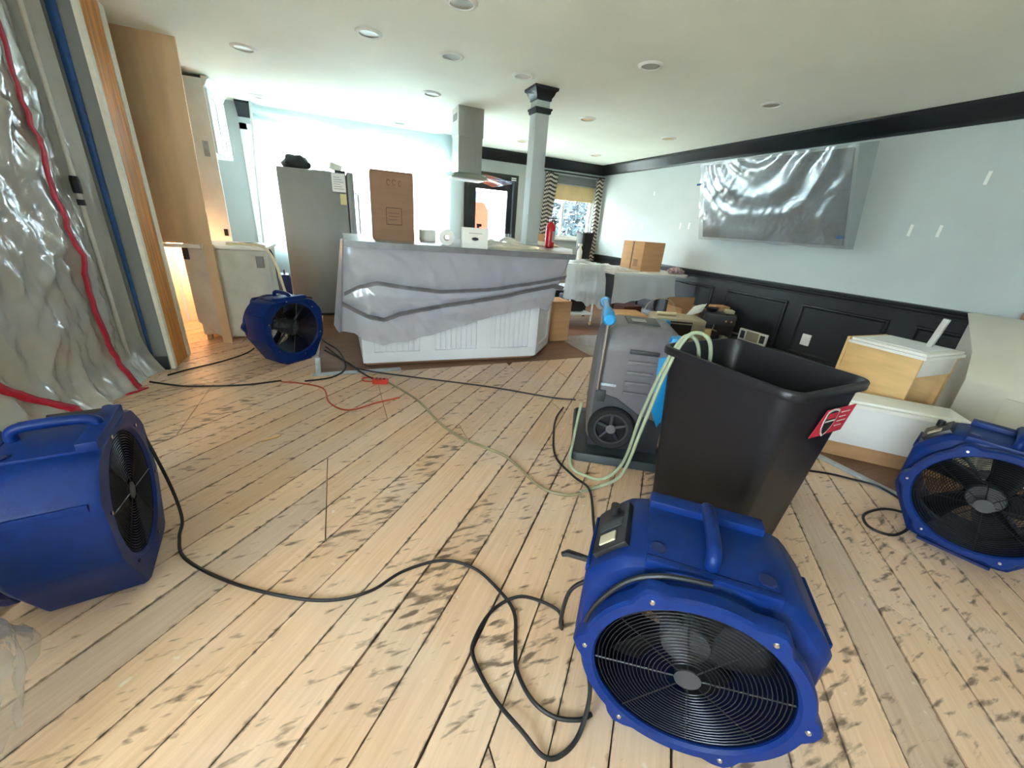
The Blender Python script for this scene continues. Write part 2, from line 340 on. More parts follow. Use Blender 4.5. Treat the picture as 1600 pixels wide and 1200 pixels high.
rnd = random.Random(11); JX = [-.15 + .405 * j for j in range(-6, 9)]
for k in range(-42, 30):
    o0 = -.034 + .152 * k; g0 = rnd.choice((.0018, .0024, .0034, .0055))
    row = clip(clip(REG, NN, o0 + g0), NN, o0 + .152 - rnd.uniform(.0014, .0038), False)
    if area(row) < .004: continue
    om = o0 + .076; cuts = [-9]; j = rnd.randrange(0, 5)
    while j < len(JX): cuts.append(JX[j]); j += rnd.choice((4, 5, 6, 7))
    if -1.50 < om < -1.10: cuts = [c for c in cuts if abs(c + .15) > .9] + [-.15]
    elif -2.02 < om < -1.55: cuts = [c for c in cuts if abs(c - .215) > .9] + [.215]
    else: cuts = [c for c in cuts if abs(c + .15) > .1]
    cuts = sorted(cuts) + [9]
    for a, b in zip(cuts, cuts[1:]):
        p = clip(clip(row, (1, 0), a + .0024), (1, 0), b - .0024, False)
        if area(p) < .004: continue
        MB().prism(p, -.024, rnd.uniform(-.0022, 0)).build('floor_plank', 'plank', fl, smooth=0)
def lam_rows(x0, x1, y0, y1, seed):
    r = random.Random(seed); y = y0
    while y < y1 - .01:
        x = x0; ye = min(y1, y + .16); first = True
        while x < x1 - .01:
            xe = min(x1, x + (r.uniform(.3, 1.2) if first else 1.2)); first = False
            if x1 - xe < .15: xe = x1
            MB().box(x + .001, xe - .001, y + .001, ye - .001, -.024, -.002).build('laminate_plank', 'laminate', fl, smooth=0); x = xe
        y = ye
lam_rows(-.248, 4.78, 3.39, 6.5, 1); lam_rows(2.835, 4.78, -2.2, 3.388, 2)
tag(MB().box(2.80, 2.87, .2, 3.36, -.001, .003).build('floor_tape', 'strip', bevel=.001), 'silver tape strip along the seam between bare boards and brown floor', 'tape strip')
tag(MB().box(-.28, .44, 3.385, 3.46, -.001, .003, Matrix.Rotation(0, 4, 'Z')).build('floor_tape', 'strip', bevel=.001), 'short silver tape strip on the floor at the foot of the island', 'tape strip')

struct(MB().box(-2.5, 5.0, -2.4, 7.3, CEIL, CEIL + .12).build('ceiling', 'ceil', smooth=0))
def wall_holes(name, m, axis, c0, c1, a0, a1, z0, z1, holes):
    """solid wall slab between c0..c1 on 'axis' with rectangular openings (a, b, lo, hi)"""
    mb = MB(); xs = sorted({a0, a1, *[h[0] for h in holes], *[h[1] for h in holes]})
    for p, q in zip(xs, xs[1:]):
        zs = [(z0, z1)]
        for h in holes:
            if h[0] <= p and q <= h[1]:
                nzs = []
                for lo, hi in zs:
                    if h[2] > lo: nzs.append((lo, min(hi, h[2])))
                    if h[3] < hi: nzs.append((max(lo, h[3]), hi))
                zs = nzs
        for lo, hi in zs:
            if hi - lo < .001: continue
            mb.box(p, q, c0, c1, lo, hi) if axis == 'y' else mb.box(c0, c1, p, q, lo, hi)
    return struct(mb.build(name, m, smooth=0))
wr = wall_holes('wall_right', 'grey', 'x', XR, XR + .12, -2.3, 7.2, 0, CEIL, [])
wb = wall_holes('wall_back', 'grey', 'y', YB, YB + .12, 1.75, XR, 0, CEIL, [(2.06, 3.04, 0, 2.10), (3.74, 4.66, 1.13, 2.06)])
wall_holes('wall_kitchen', 'grey', 'y', YK, YK + .12, -1.75, 1.75, 0, CEIL, [(-.9, 1.55, .85, 2.15)])
struct(MB().box(1.75, 1.87, YK, YB, 0, CEIL).build('wall_return', 'grey', smooth=0))
wall_holes('wall_front', 'grey', 'y', -2.32, -2.2, -2.3, XR, 0, CEIL, [])
wall_holes('wall_left', 'grey', 'x', -2.42, -2.3, -2.3, 3.79, 0, CEIL, [(-1.9, -.5, .8, 2.1)])  # opening holds the added fill window, out of view
struct(MB().box(-1.77, -1.65, 4.19, 6.6, 0, CEIL).build('wall_kitchen_left', 'drywall', smooth=0))
pt = struct(MB().box(-2.42, -1.325, 3.79, 4.19, 0, CEIL).build('wall_partition', 'shadegrey', smooth=0))
MB().box(-1.325, -1.297, 3.788, 3.835, 0, CEIL).build('drywall_edge', 'drywall', pt, bevel=.002)
MB().box(-1.325, -1.302, 3.837, 4.11, 0, CEIL).build('stud_board', 'stud', pt, bevel=.003)
MB().box(-1.325, -1.297, 4.112, 4.19, 0, CEIL).build('drywall_edge', 'drywall', pt, bevel=.002)
struct(MB().box(-2.3, -1.33, 3.772, 3.79, 0, .11).build('baseboard_partition', 'black', bevel=.004))
# dark panelling on the right wall
ws = MB().box(XR - .014, XR, -2.2, YB, 0, .80).build('wainscot', 'black', wr, smooth=0)
for ya, yb in ((.98, 1.74), (1.93, 2.75), (2.91, 3.75), (3.95, 4.79), (4.99, 5.83), (-.02, .8)):
    z0, z1 = .14, .70; mb = MB()
    def fr(t, h): return [Vector((XR - .014 - h, y, z)) for y, z in ((ya + t, z0 + t), (yb - t, z0 + t), (yb - t, z1 - t), (ya + t, z1 - t))]
    mb.loft([fr(0, -.002), fr(.006, .016), fr(.02, .018), fr(.028, .006), fr(.04, -.002)], cap=(False, False))
    mb.build('panel_molding', 'black', ws)
    b = .012; MB().box(XR - .018, XR - .013, ya + .05, yb - .05, z0 + .05, z1 - .05).build('panel_field', 'black', ws)
def run_profile(name, m, prof, axis, c, a0, a1, sgn=-1):
    """extrude (out, z) profile along wall"""
    mb = MB()
    if axis == 'x': loops = [[Vector((c + sgn * o, y, z)) for o, z in prof] for y in (a0, a1)]
    else: loops = [[Vector((x, c + sgn * o, z)) for o, z in prof] for x in (a0, a1)]
    return mb.loft(loops).build(name, m)
RAIL = [(0, .78), (.018, .785), (.02, .815), (.034, .825), (.036, .845), (.048, .855), (.05, .875), (0, .88)]
struct(run_profile('trim_1', 'black', RAIL, 'x', XR, -2.2, YB))
struct(run_profile('baseboard_right', 'black', [(0, 0), (.03, 0), (.03, .10), (.018, .125), (0, .13)], 'x', XR - .012, -2.2, YB))
CRN = [(0, 2.285), (.012, 2.285), (.018, 2.31), (.03, 2.32), (.055, 2.36), (.1, 2.395), (.112, 2.415), (.125, 2.42), (.125, CEIL), (0, CEIL)]
struct(run_profile('trim_2', 'black', CRN, 'x', XR, -2.2, YB))
struct(run_profile('trim_3', 'black', CRN, 'y', YB, 1.87, XR))
struct(run_profile('trim_4', 'black', CRN, 'y', YK, -.98, -.80))
struct(run_profile('baseboard_back', 'black', [(0, 0), (.03, 0), (.03, .10), (.018, .125), (0, .13)], 'y', YB, 3.06, XR))
for y, z, h in ((1.735, 1.895, .1), (2.08, 1.495, .1), (1.88, 1.495, .1), (4.84, 1.46, .09), (4.67, 1.465, .09), (6.7, 1.73, .16), (5.93, 1.44, .09), (5.68, 1.445, .09), (5.54, 1.93, .06)):
    MB().prism([(-.011, -h / 2), (.012, -h / 2 + .004), (.011, h / 2), (-.012, h / 2 - .003)], -.002, .002, Matrix.Translation((XR - .001, y, z)) @ Matrix(((0, 0, 1, 0), (1, 0, 0, 0), (0, 1, 0, 0), (0, 0, 0, 1)))).build('spackle_patch', 'paper', wr, smooth=0)
op = tag(MB().box(XR - .026, XR - .014, 2.54, 2.635, .26, .385).build('outlet_plate', 'paper', bevel=.003), 'small white outlet cover on the dark panelling', 'outlet')
for z in (.295, .35): MB().lathe([(.018, XR - .027), (.014, XR - .03)], (0, 2.588, z), 14, 'x').build('socket', 'trimwhite', op)
vt = thing('wall_register', 'white framed floor-level air register against the dark panelling', 'register', (XR - .05, 3.18, .02))
MB().box(-.012, .012, -.19, .19, .1, .245).build('frame', 'paper', vt, bevel=.004)
MB().box(-.016, -.011, -.085, .085, .115, .23).build('centre_panel', 'beige', vt)
for s in (-.135, .135): MB().box(-.016, -.011, s - .03, s + .03, .125, .22).build('vent_opening', 'dgrey', vt)

# window_1: kitchen window behind the plastic
def window(name, x0, x1, z0, z1, y, mull=(), fw_=.05, m='white'):
    o = struct(MB().box(x0 - .001, x1 + .001, y + .03, y + .09, z0 - .001, z0 + fw_).box(x0, x1, y + .03, y + .09, z1 - fw_, z1).box(x0, x0 + fw_, y + .03, y + .09, z0 + fw_, z1 - fw_).box(x1 - fw_, x1, y + .03, y + .09, z0 + fw_, z1 - fw_).build(name, m, smooth=0))
    for q in mull: MB().box(q - .022, q + .022, y + .035, y + .085, z0 + fw_, z1 - fw_).build('mullion', m, o)
    xs = [x0 + fw_, *mull, x1 - fw_]
    for a, b in zip(xs, xs[1:]): MB().box(a, b, y + .058, y + .062, z0 + fw_, z1 - fw_).build('pane', 'pane', o, smooth=0)
    return o
k1 = window('window_1', -.9, 1.55, .85, 2.15, YK, (.33,))
MB().box(-.98, -.9, YK - .02, YK, .8, 2.22).build('casing', 'white', k1, bevel=.003)
MB().box(-.98, 1.63, YK - .02, YK, 2.15, 2.22).build('casing', 'white', k1, bevel=.003)
MB().box(1.55, 1.63, YK - .02, YK, .8, 2.15).build('casing', 'white', k1, bevel=.003)
w2 = window('window_2', 3.74, 4.66, 1.13, 2.06, YB, (4.02,))
MB().box(3.70, 4.70, YB - .05, YB + .02, 1.09, 1.13).build('sill', 'white', w2, bevel=.004)
MB().box(3.76, 4.64, YB + .005, YB + .02, 1.80, 2.055).build('roller_shade', 'shade', w2)
w3 = struct(MB().box(-2.39, -2.33, -1.9, -.5, .799, .85).box(-2.39, -2.33, -1.9, -.5, 2.05, 2.101).box(-2.39, -2.33, -1.901, -1.85, .85, 2.05).box(-2.39, -2.33, -.55, -.499, .85, 2.05).box(-2.385, -2.335, -1.225, -1.175, .85, 2.05).build('added_fill_window', 'white', smooth=0))  # unseen window, added to bring fill light from the left
for a, b in ((-1.85, -1.225), (-1.175, -.55)): MB().box(-2.362, -2.358, a, b, .85, 2.05).build('pane', 'pane', w3, smooth=0)
dr = struct(MB().box(2.06, 3.04, YB - .02, YB + .1, 2.0, 2.10).box(2.06, 2.14, YB - .02, YB + .1, 0, 2.0).box(2.96, 3.04, YB - .02, YB + .1, 0, 2.0).build('door_1', 'black', bevel=.004))
MB().box(2.145, 2.28, YB + .03, YB + .075, .01, 1.995).box(2.86, 2.955, YB + .03, YB + .075, .01, 1.995).box(2.28, 2.86, YB + .03, YB + .075, 1.84, 1.995).box(2.28, 2.86, YB + .03, YB + .075, .01, .3).build('door_leaf', 'black', dr, smooth=0)
MB().box(2.28, 2.86, YB + .05, YB + .055, .3, 1.84).build('pane', 'pane', dr, smooth=0)
for z in (2.02, 2.05): MB().box(2.9, 2.99, YB - .03, YB - .018, z - .008, z + .008).build('alarm_sensor', 'paper', dr)
MB().lathe([(.03, YB + .02), (.03, YB), (.014, YB - .005), (.014, YB - .04), (.03, YB - .05), (.024, YB - .07)], (2.2, 0, 1.0), 16, 'y').build('door_knob', 'steel', dr)
# recessed ceiling lights
def lamp_on(t, power, col):
    l = bpy.data.lights.new('recessed_bulb', 'AREA'); l.shape = 'DISK'; l.size = .13; l.energy = power; l.color = col; l.spread = 2.7
    o = bpy.data.objects.new('recessed_bulb', l); COL.objects.link(o); o.parent = t; o.location = (0, 0, -.016)
LBL = ['cut off by the top edge of the picture', 'above the tall cardboard box in the upper left', 'second in the row leading to the column', 'above the brown cabinet side, far left', 'just above the column capital', 'nearest to the hood chimney', 'in the middle of the open ceiling right of the column', 'at the corner of the window plastic', 'over the sagging top of the window plastic', 'nearest to the plastic-covered television', 'just right of the column', 'amber, over the dining table', 'small, nearest the far right corner', 'between hood and column near the back wall']
for i, ((x, y), c) in enumerate(zip([(.78, 2.8), (.33, 3.55), (.93, 3.6), (-.55, 4.44), (1.55, 3.64), (1.0, 4.64), (2.24, 2.88), (-.68, 6.06), (.91, 6.21), (3.67, 2.94), (2.68, 4.4), (3.96, 4.5), (3.98, 6.15), (2.62, 6.04)],
                                    ['greylamp'] * 3 + ['warmlamp', 'greylamp', 'greylamp', 'greylamp', 'warmlamp', 'greylamp', 'warmlamp', 'amber', 'amber', 'amber', 'amber'])):
    t = thing('recessed_light', 'round recessed ceiling light ' + LBL[i], 'ceiling light', (x, y, CEIL), 0, 'recessed ceiling lights')
    MB().lathe([(.066, -.002), (.07, -.012), (.086, -.008), (.093, 0)], n=28, cap=(False, False)).build('trim_ring', 'paper', t)
    MB().lathe([(.069, -.006), (.06, -.003), (.03, -.002), (.0005, -.002)], n=28, cap=(False, True)).build('reflector', c, t)
    if c == 'amber': lamp_on(t, 1.2, (1, .72, .42))
# outside
struct(MB().box(-40, 30, -30, 60, -.5, -.2).build('ground_outside', 'concrete', smooth=0))
struct(MB().box(1.8, 8.5, 7.19, 9.4, 2.32, 2.42).build('sky_blocking_roof', 'grey', smooth=0))  # awning at the door, widened to block sky light from door and window
fn = thing('board_fence', 'pale blue-grey board fence outside the back door', 'fence', (0, 12.6, -.2))
for i in range(26): MB().box(-2 + i * .3, -1.72 + i * .3, -.015, .015, 0, 2.4).build('fence_board', 'fence', fn)
oc = tag(MB().loft([rrect(.2, .2, .06, z) for z in (-.2, .9, 1.55)] + [rrect(.12, .12, .05, 1.72)]).build('patio_cover', 'outorange', loc=(3.02, 9.2, 0)), 'orange covered garden item seen through the door glass', 'garden cover')
def tree(x, y, h, rad, seed, label):
    t = thing('garden_tree', label, 'tree', (x, y, -.2)); r = random.Random(seed)
    MB().tube([(0, 0, 0), (.05, .02, h * .4), (.02, 0, h * .75)], [.1, .07, .04], 8).build('trunk', 'bark', t)
    mb = MB()
    for i in range(6500):
        v = Vector((r.gauss(0, 1), r.gauss(0, 1), r.gauss(0, 1))).normalized() * rad * r.uniform(.55, 1) + Vector((0, 0, h * .75)); a = Vector((r.gauss(0, 1), r.gauss(0, 1), r.gauss(0, 1))).normalized() * .11; b = a.orthogonal().normalized() * .05
        mb.add([v - a, v + b, v + a, v - b], [(0, 1, 2, 3)])
    o = mb.build('foliage', 'leaf', t, smooth=0, fix=False); o['kind'] = 'stuff'
tree(6.2, 10.5, 2.0, 1.6, 3, 'bluish leafy tree outside the dining window')
# ================================================================ ISLAND, COLUMN, HOOD
isl = thing('kitchen_island', 'white beadboard kitchen island with a stone bar top', 'kitchen island', (0, 0, 0))
BODY = [(.13, 3.545), (1.80, 3.465), (2.16, 3.86), (2.16, 4.45), (.13, 4.52)]
MB().prism(BODY, .035, 1.045).build('body', 'island', isl, bevel=.003)
MB().prism([(.15, 3.58), (1.79, 3.50), (2.13, 3.88), (2.13, 4.43), (.15, 4.48)], 0, .036).build('plinth', 'cardd', isl)
DX, DY = 1.67, -.08; LF = math.hypot(DX, DY); AF = math.atan2(DY, DX)
MF = Matrix.Translation((.13, 3.545, 0)) @ Matrix.Rotation(AF, 4, 'Z')     # local x along the front, -y outward
mb = MB().box(0, LF, -.02, .001, .036, .135, MF).box(0, LF, -.02, .001, .93, 1.04, MF)
for a, b in ((0, .10), (.50, .645), (1.045, 1.19), (1.59, LF)): mb.box(a, b, -.0205, .001, .134, .931, MF)
mb.build('face_frame', 'island', isl, bevel=.002)
for a, b in ((.10, .50), (.645, 1.045), (1.19, 1.59)):
    n = 8; wd = (b - a) / n
    for i in range(n): MB().box(a + i * wd + .0015, a + (i + 1) * wd - .0015, -.008, .001, .136, .93, MF).build('bead_board', 'island', isl, bevel=.003)
ME = Matrix.Translation((1.80, 3.465, 0)) @ Matrix.Rotation(math.atan2(.395, .36), 4, 'Z'); LE = math.hypot(.36, .395)
mb = MB().box(.002, LE, -.02, .001, .036, .135, ME).box(.002, LE, -.02, .001, .93, 1.04, ME).box(.002, .09, -.0205, .001, .134, .931, ME).box(LE - .09, LE, -.0205, .001, .134, .931, ME)
mb.build('face_frame', 'island', isl, bevel=.002)
for i in range(7):
    wd = (LE - .18) / 7; MB().box(.09 + i * wd + .0015, .09 + (i + 1) * wd - .0015, -.008, .001, .136, .93, ME).build('bead_board', 'island', isl, bevel=.003)
ZT = 1.085
TOP = [(.06, 3.315), (1.84, 2.99), (2.42, 3.95), (2.42, 4.62), (.06, 4.66)]
MB().prism(TOP, 1.045, ZT).build('countertop', mat('grey_stone_top', (142, 142, 142), .3, var=.18, scale=16), isl, bevel=.006)
# plastic skirt hanging from the bar top
def lerp(a, b, t): return a + (b - a) * t
def poly_at(P, x):
    for (a, c), (b, d) in zip(P, P[1:]):
        if x <= b: return c + (d - c) * max(0, min(1, (x - a) / (b - a)))
    return P[-1][1]
T1 = [(.02, .68), (.13, .74), (.27, .775), (.52, .74), (.78, .715), (1.19, .745), (1.56, .81), (1.86, .885)]
T2 = [(.0, .60), (.10, .54), (.2, .49), (.32, .465), (.44, .515), (.85, .595), (1.33, .685), (1.78, .80), (1.9, .77)]
HEM = [(-.05, .40), (.0, .31), (.06, .36), (.14, .28), (.3, .235), (.5, .27), (.76, .325), (1.0, .40), (1.24, .475), (1.5, .545), (1.72, .575), (1.92, .50)]
def skirt_y(x, z):
    yt = 3.30 - (x - .06) * .183; t = max(0, min(1, (1.09 - z) / .65))
    y = lerp(yt, 3.44 - .05 * x, t ** .85)
    pinch = min(abs(z - poly_at(T1, x)), abs(z - poly_at(T2, x)))
    y -= .035 * min(1, pinch / .09) * (1 - abs(2 * min(1, (1.09 - z) / .8) - 1)) + .012 * nz(x * 7, z * 3, 1) + .006 * nz(x * 17, z * 9, 4) + .02 * nz(x * 2.2 + z * 1.5, z * .6, 9) + .016 * (1 - abs(nz((x + .25) / (1.35 - z + .25) * 1.6, (x + z) * .5, 6))) ** 6 * max(0, 1 - x * .7) + .012 * (1 - abs(nz(x * 5 + z * 4, z * 2, 12))) ** 8
    return y
def skirt(u, v):
    x = lerp(-.03, 1.93, u); z = lerp(1.085, poly_at(HEM, x) + .012 * nz(x * 9, 0, 2), v); e = 0
    xx = x + (.06 * (1 - v * .7) if u < .03 else 0) - .07 * v * (1 if u < .05 else 0)
    y = skirt_y(x, z)
    if u < .05: y = y + (.05 - u) * 6 * (1 - .3 * v)
    if u > .95: y = y + (u - .95) * 7
    return (xx, y, z)
MB().grid(skirt, 110, 60).build('plastic_skirt', 'film_island', isl, smooth=180, fix=False)
def band(T, wdt, name, x0, x1):
    def g(u, v):
        x = lerp(x0, x1, u); z = poly_at(T, x) + (v - .5) * wdt; return (x, skirt_y(x, z) - .013, z)
    MB().grid(g, 60, 2).build(name, 'ducttape', isl, smooth=180, fix=False)
band(T1, .035, 'tape_band', .02, 1.86); band(T2, .042, 'tape_band', .0, 1.88)
def edgetape(u, v):
    x = lerp(.05, 1.845, u); return (x, 3.312 - (x - .06) * .183 - .034 - .004 * v, 1.09 - .045 * v)
MB().grid(edgetape, 30, 2).build('edge_tape', 'ducttape', isl, smooth=180, fix=False)

cl = thing('square_column', 'grey square column with black moulded capital rising from the bar', 'column', (1.83, 3.85, ZT))
HC = CEIL - ZT
MB().box(-.066, .066, -.066, .066, 0, HC).build('shaft', 'grey', cl, bevel=.003)
def sq(h, z): return [Vector((sx * h, sy * h, z)) for sx, sy in ((1, 1), (-1, 1), (-1, -1), (1, -1))]
MB().loft([sq(h, HC - d) for h, d in ((.067, .10), (.074, .095), (.076, .075), (.088, .06), (.1, .03), (.116, .02), (.118, 0))]).build('capital', 'black', cl)
MB().loft([sq(h, HC - d) for h, d in ((.067, .2), (.076, .195), (.078, .175), (.086, .168), (.086, .155), (.067, .15))]).build('collar', 'black', cl)
MB().loft([sq(h, z) for h, z in ((.08, 0), (.08, .03), (.067, .045))]).build('base', 'grey', cl)

hd = thing('range_hood', 'steel island range hood with curved glass canopy hanging from ceiling', 'range hood', (1.475, 4.965, 0))
MB().box(-.145, .145, -.135, .135, 2.16, CEIL).build('upper_chimney', 'steel', hd, bevel=.002)
MB().box(-.139, .139, -.129, .129, 1.80, 2.165).build('lower_chimney', 'steel', hd, bevel=.002)
for i in range(5): MB().box(-.148, -.144, -.08, .08, 2.37 - i * .014, 2.377 - i * .014).build('vent_slot', 'blkplastic', hd)
MB().loft([rrect(.22, .16, .02, 1.742), rrect(.225, .165, .02, 1.752), rrect(.17, .145, .02, 1.80)]).build('hood_base', 'steel', hd)
def can(u, v):
    x = lerp(-.45, .45, u); y = lerp(-.33, .30, v); return (x, y, 1.79 - .32 * x * x - .03 * (1 - math.cos(v * PI)) * 0)
MB().grid(can, 24, 2).build('glass_canopy', 'canopy', hd, smooth=180, fix=False, thick=.008)
MB().box(-.19, .19, -.13, .13, 1.734, 1.743).build('filter', 'white', hd)  # white colour stands in for the lit light panel under the hood

# things on the bar
def cbox(name, label, cx, cy, z, sx, sy, sz, rz=0, m='cardb', flap=True, tape=None, cat='cardboard box', lean=0):
    t = thing(name, label, cat, (cx, cy, z), rz)
    MB().box(-sx / 2, sx / 2, -sy / 2, sy / 2, 0, sz).build('body', m, t, bevel=.003)
    if flap:
        MB().box(-sx / 2 + .004, sx / 2 - .004, -sy / 2 + .004, -.0015, sz, sz + .004).build('flap', m, t)
        MB().box(-sx / 2 + .004, sx / 2 - .004, .0015, sy / 2 - .004, sz, sz + .004).build('flap', m, t)
    return t
tb = cbox('tall_box', 'tall brown cardboard box standing on the left end of the bar', .47, 3.82, ZT + .001, .34, .24, .535, -.04, 'cardd', False)
MB().box(-.16, .16, -.124, -.1205, .525, .528).build('seam', 'darkink', tb)
mb = MB()
for x0, x1, z0, z1 in ((-.06, .07, .125, .131), (-.06, .07, .255, .261), (-.06, -.055, .125, .26), (.065, .07, .125, .26), (-.04, .05, .215, .219), (-.04, .05, .19, .194), (-.04, .03, .165, .169)):
    mb.box(x0, x1, -.1212, -.1195, z0, z1)
mb.build('printed_stamp', 'darkink', tb, smooth=0)
mb = MB()
for k, (cx_, z) in enumerate(((-.03, .45), (.015, .452), (.06, .448))):
    mb.tube([(cx_ + .014 * math.cos(a) * (1 if k < 2 else .7), -.1212, z + .02 * math.sin(a)) for a in [i * .45 for i in range(1, 13)]], .0022, 5)
mb.build('handwritten_mark', 'darkink', tb)
wb2 = thing('small_white_box', 'small white carton with an oval logo on the front edge of the bar', 'box', (1.03, 3.20, ZT), -.16)
MB().box(-.105, .105, -.035, .035, 0, .155).build('carton', 'paper', wb2, bevel=.003)
MB().prism([(.028 * math.cos(a), .012 * math.sin(a)) for a in [i * PI / 8 for i in range(16)]], 0, .001, Matrix.Translation((0, -.036, .072)) @ Matrix.Rotation(PI / 2, 4, 'X')).build('logo_oval', 'dgrey', wb2)
MB().box(-.05, .055, -.0362, -.0348, .112, .116).build('printed_line', 'ink', wb2)
rl = thing('paper_roll', 'white paper towel roll lying on its side on the bar', 'paper roll', (.86, 3.42, ZT + .062), -.3)
ring = MB(); nR = 28
ring.loft([[Vector((r * math.cos(2 * PI * j / nR), y, r * math.sin(2 * PI * j / nR))) for j in range(nR)] for r, y in ((.061, -.05), (.061, .05), (.026, .05), (.026, -.05))], close=True)
ring.build('roll', 'paper', rl)
ring = MB(); ring.loft([[Vector((r * math.cos(2 * PI * j / nR), y, r * math.sin(2 * PI * j / nR))) for j in range(nR)] for r, y in ((.0255, -.052), (.0255, .052), (.022, .052), (.022, -.052))], close=True)
ring.build('core', 'cardb', rl)
def heap(x0, x1, y0, y1, z0, h, sd, f=6):
    def g(u, v):
        x, y = lerp(x0, x1, u), lerp(y0, y1, v); e = min(1, 4 * min(u, 1 - u, v, 1 - v)) ** .6
        return (x + .03 * nz(u * 5, v * 5, sd), y + .03 * nz(u * 5, v * 5, sd + 3), z0 + e * h * (.45 + .75 * abs(nz(x * f, y * f, sd)) + .3 * nz(x * f * 2.7, y * f * 2.7, sd)))
    return MB().grid(g, 46, 40)
tag(heap(1.17, 1.74, 3.28, 3.92, ZT + .003, .075, 3, 3.5).build('crumpled_sheet', 'film_cream', smooth=180, fix=False, thick=.002), 'crumpled cream plastic sheet heaped on the bar left of the column', 'plastic sheet')
tag(heap(1.92, 2.36, 4.12, 4.58, ZT + .003, .06, 8, 4).build('crumpled_sheet', 'film_cream', smooth=180, fix=False, thick=.002), 'crumpled clear plastic sheet on the bar right of the column', 'plastic sheet')
cp = thing('glass_tumbler', 'clear glass tumbler on the bar just left of the column', 'tumbler', (1.66, 4.02, ZT))
MB().lathe([(.03, 0), (.036, .11), (.033, .11), (.028, .006)], n=18, cap=(True, True)).build('glass', 'glassware', cp)
tag(MB().box(-.07, .07, -.05, .05, 0, .10).build('tissue_box', 'paper', bevel=.008, loc=(.80, 3.95, ZT)), 'white carton on the bar behind the paper roll', 'box')
cn = thing('spray_can', 'small grey spray nozzle bottle behind the white carton on the bar', 'bottle', (1.10, 3.33, ZT), .3)
MB().lathe([(.026, 0), (.026, .13), (.012, .15), (.010, .165)], n=16).build('bottle', 'dgrey', cn)
MB().box(-.012, .03, -.009, .009, .165, .188).build('nozzle', 'dgrey', cn, bevel=.003)
ex = thing('fire_extinguisher', 'red fire extinguisher standing on the bar behind the column', 'fire extinguisher', (2.14, 3.99, ZT), .3)
MB().lathe([(.04, 0), (.052, .012), (.053, .20), (.045, .235), (.022, .255), (.018, .265)], n=22).build('cylinder', 'red', ex)
MB().lathe([(.02, .262), (.022, .268), (.022, .29), (.012, .295)], n=14).build('valve', 'chrome', ex)
MB().box(-.012, .012, -.075, .02, .292, .302).build('lever', 'blkplastic', ex, bevel=.002)
MB().box(-.012, .012, -.07, .02, .268, .276).build('carry_handle', 'blkplastic', ex, bevel=.002)
MB().tube(spline([(.02, 0, .28), (.06, .01, .27), (.075, .01, .2), (.06, .005, .08)]), .008, 8).build('hose', 'blkplastic', ex)
mb = MB(); mb.loft([[Vector((.0536 * math.cos(a), .0536 * math.sin(a), z)) for z in (.06, .17)] for a in [-1.9 + i * .12 for i in range(11)]], cap=(False, False)); mb.build('label_sticker', 'paper', ex, fix=False)

# ================================================================ KITCHEN LEFT
fr = thing('refrigerator', 'grey refrigerator seen from its side in front of the window plastic', 'refrigerator', (0, 0, 0))
MB().box(-.56, .17, 5.65, 6.28, .03, 1.72).build('cabinet', 'fridge', fr, bevel=.012)
MB().box(.178, .255, 5.64, 6.29, .62, 1.735).build('door', 'fridge', fr, bevel=.02)
MB().box(.178, .255, 5.64, 6.29, .06, .61).build('freezer_drawer', 'fridge', fr, bevel=.02)
MB().box(-.52, .16, 5.68, 6.2, 0, .035).build('base_grille', 'blkplastic', fr)
MB().tube([(.26, 5.72, .8), (.30, 5.72, .82), (.30, 5.72, 1.5), (.26, 5.72, 1.52)], .011, 8).build('handle', 'steel', fr)
MB().box(.05, .17, 5.66, 5.76, 1.72, 1.745).build('hinge_cover', 'dgrey', fr, bevel=.006)
tag(MB().box(-.075, .075, -.0015, .0015, 0, .20).build('paper_sheet', 'paper', loc=(.085, 5.645, 1.51)), 'white printed sheet stuck to the side of the refrigerator', 'paper')
pp = [o for o in COL.objects if o.name.startswith('paper_sheet')][-1]
for i in range(6): MB().box(-.055, .055 - .02 * (i % 3), -.0025, -.001, .03 + i * .025, .036 + i * .025).build('printed_line', 'ink', pp)
tag(MB().box(-.035, .035, -.0015, .0015, 0, .12).build('paper_note', 'note', loc=(.125, 5.645, 1.37)), 'small yellow note below the white sheet on the refrigerator', 'paper')
def blob(sx, sy, sz, sd, nu=20, nv=12, amp=.18, flat=True):
    mb = MB(); loops = []
    for j in range(nv + 1):
        ph = PI * j / nv; l = []
        for i in range(nu):
            a = 2 * PI * i / nu; d = Vector((math.cos(a) * math.sin(ph), math.sin(a) * math.sin(ph), math.cos(ph)))
            r = 1 + amp * 2 * nz(d.x * 1.7 + sd, d.y * 1.7, d.z * 1.7) + amp * .6 * nz(d.x * 5 + sd, d.y * 5, d.z * 5)
            z = d.z * r; z = max(z, -.55) if flat else z
            l.append(Vector((d.x * r * sx, d.y * r * sy, (z + .55) * sz)))
        loops.append(l)
    return mb.loft(loops)
tag(blob(.145, .13, .1, 2).build('black_bag', 'bag', smooth=60, loc=(-.36, 5.88, 1.726)), 'slumped black bag on top of the refrigerator', 'bag')
bk = thing('glass_rack', 'wire rack of clear glasses on top of the refrigerator beside the bag', 'rack', (-.09, 5.78, 1.722))
mb = MB()
for z in (.004, .06): mb.tube([(-.10, -.07, z), (.10, -.07, z), (.10, .07, z), (-.10, .07, z)], .003, 5, True)
for i in range(9): x = -.10 + i * .025; mb.tube([(x, -.07, .06), (x, -.07, .004), (x, .07, .004), (x, .07, .06)], .002, 4)
mb.build('wire_rack', 'chrome', bk)
for i, x in enumerate((-.07, -.025, .02, .065)): MB().lathe([(.018, .006), (.024, .09), (.021, .09), (.016, .01)], (x, 0, 0), 12).build('tumbler', 'glassware', bk)
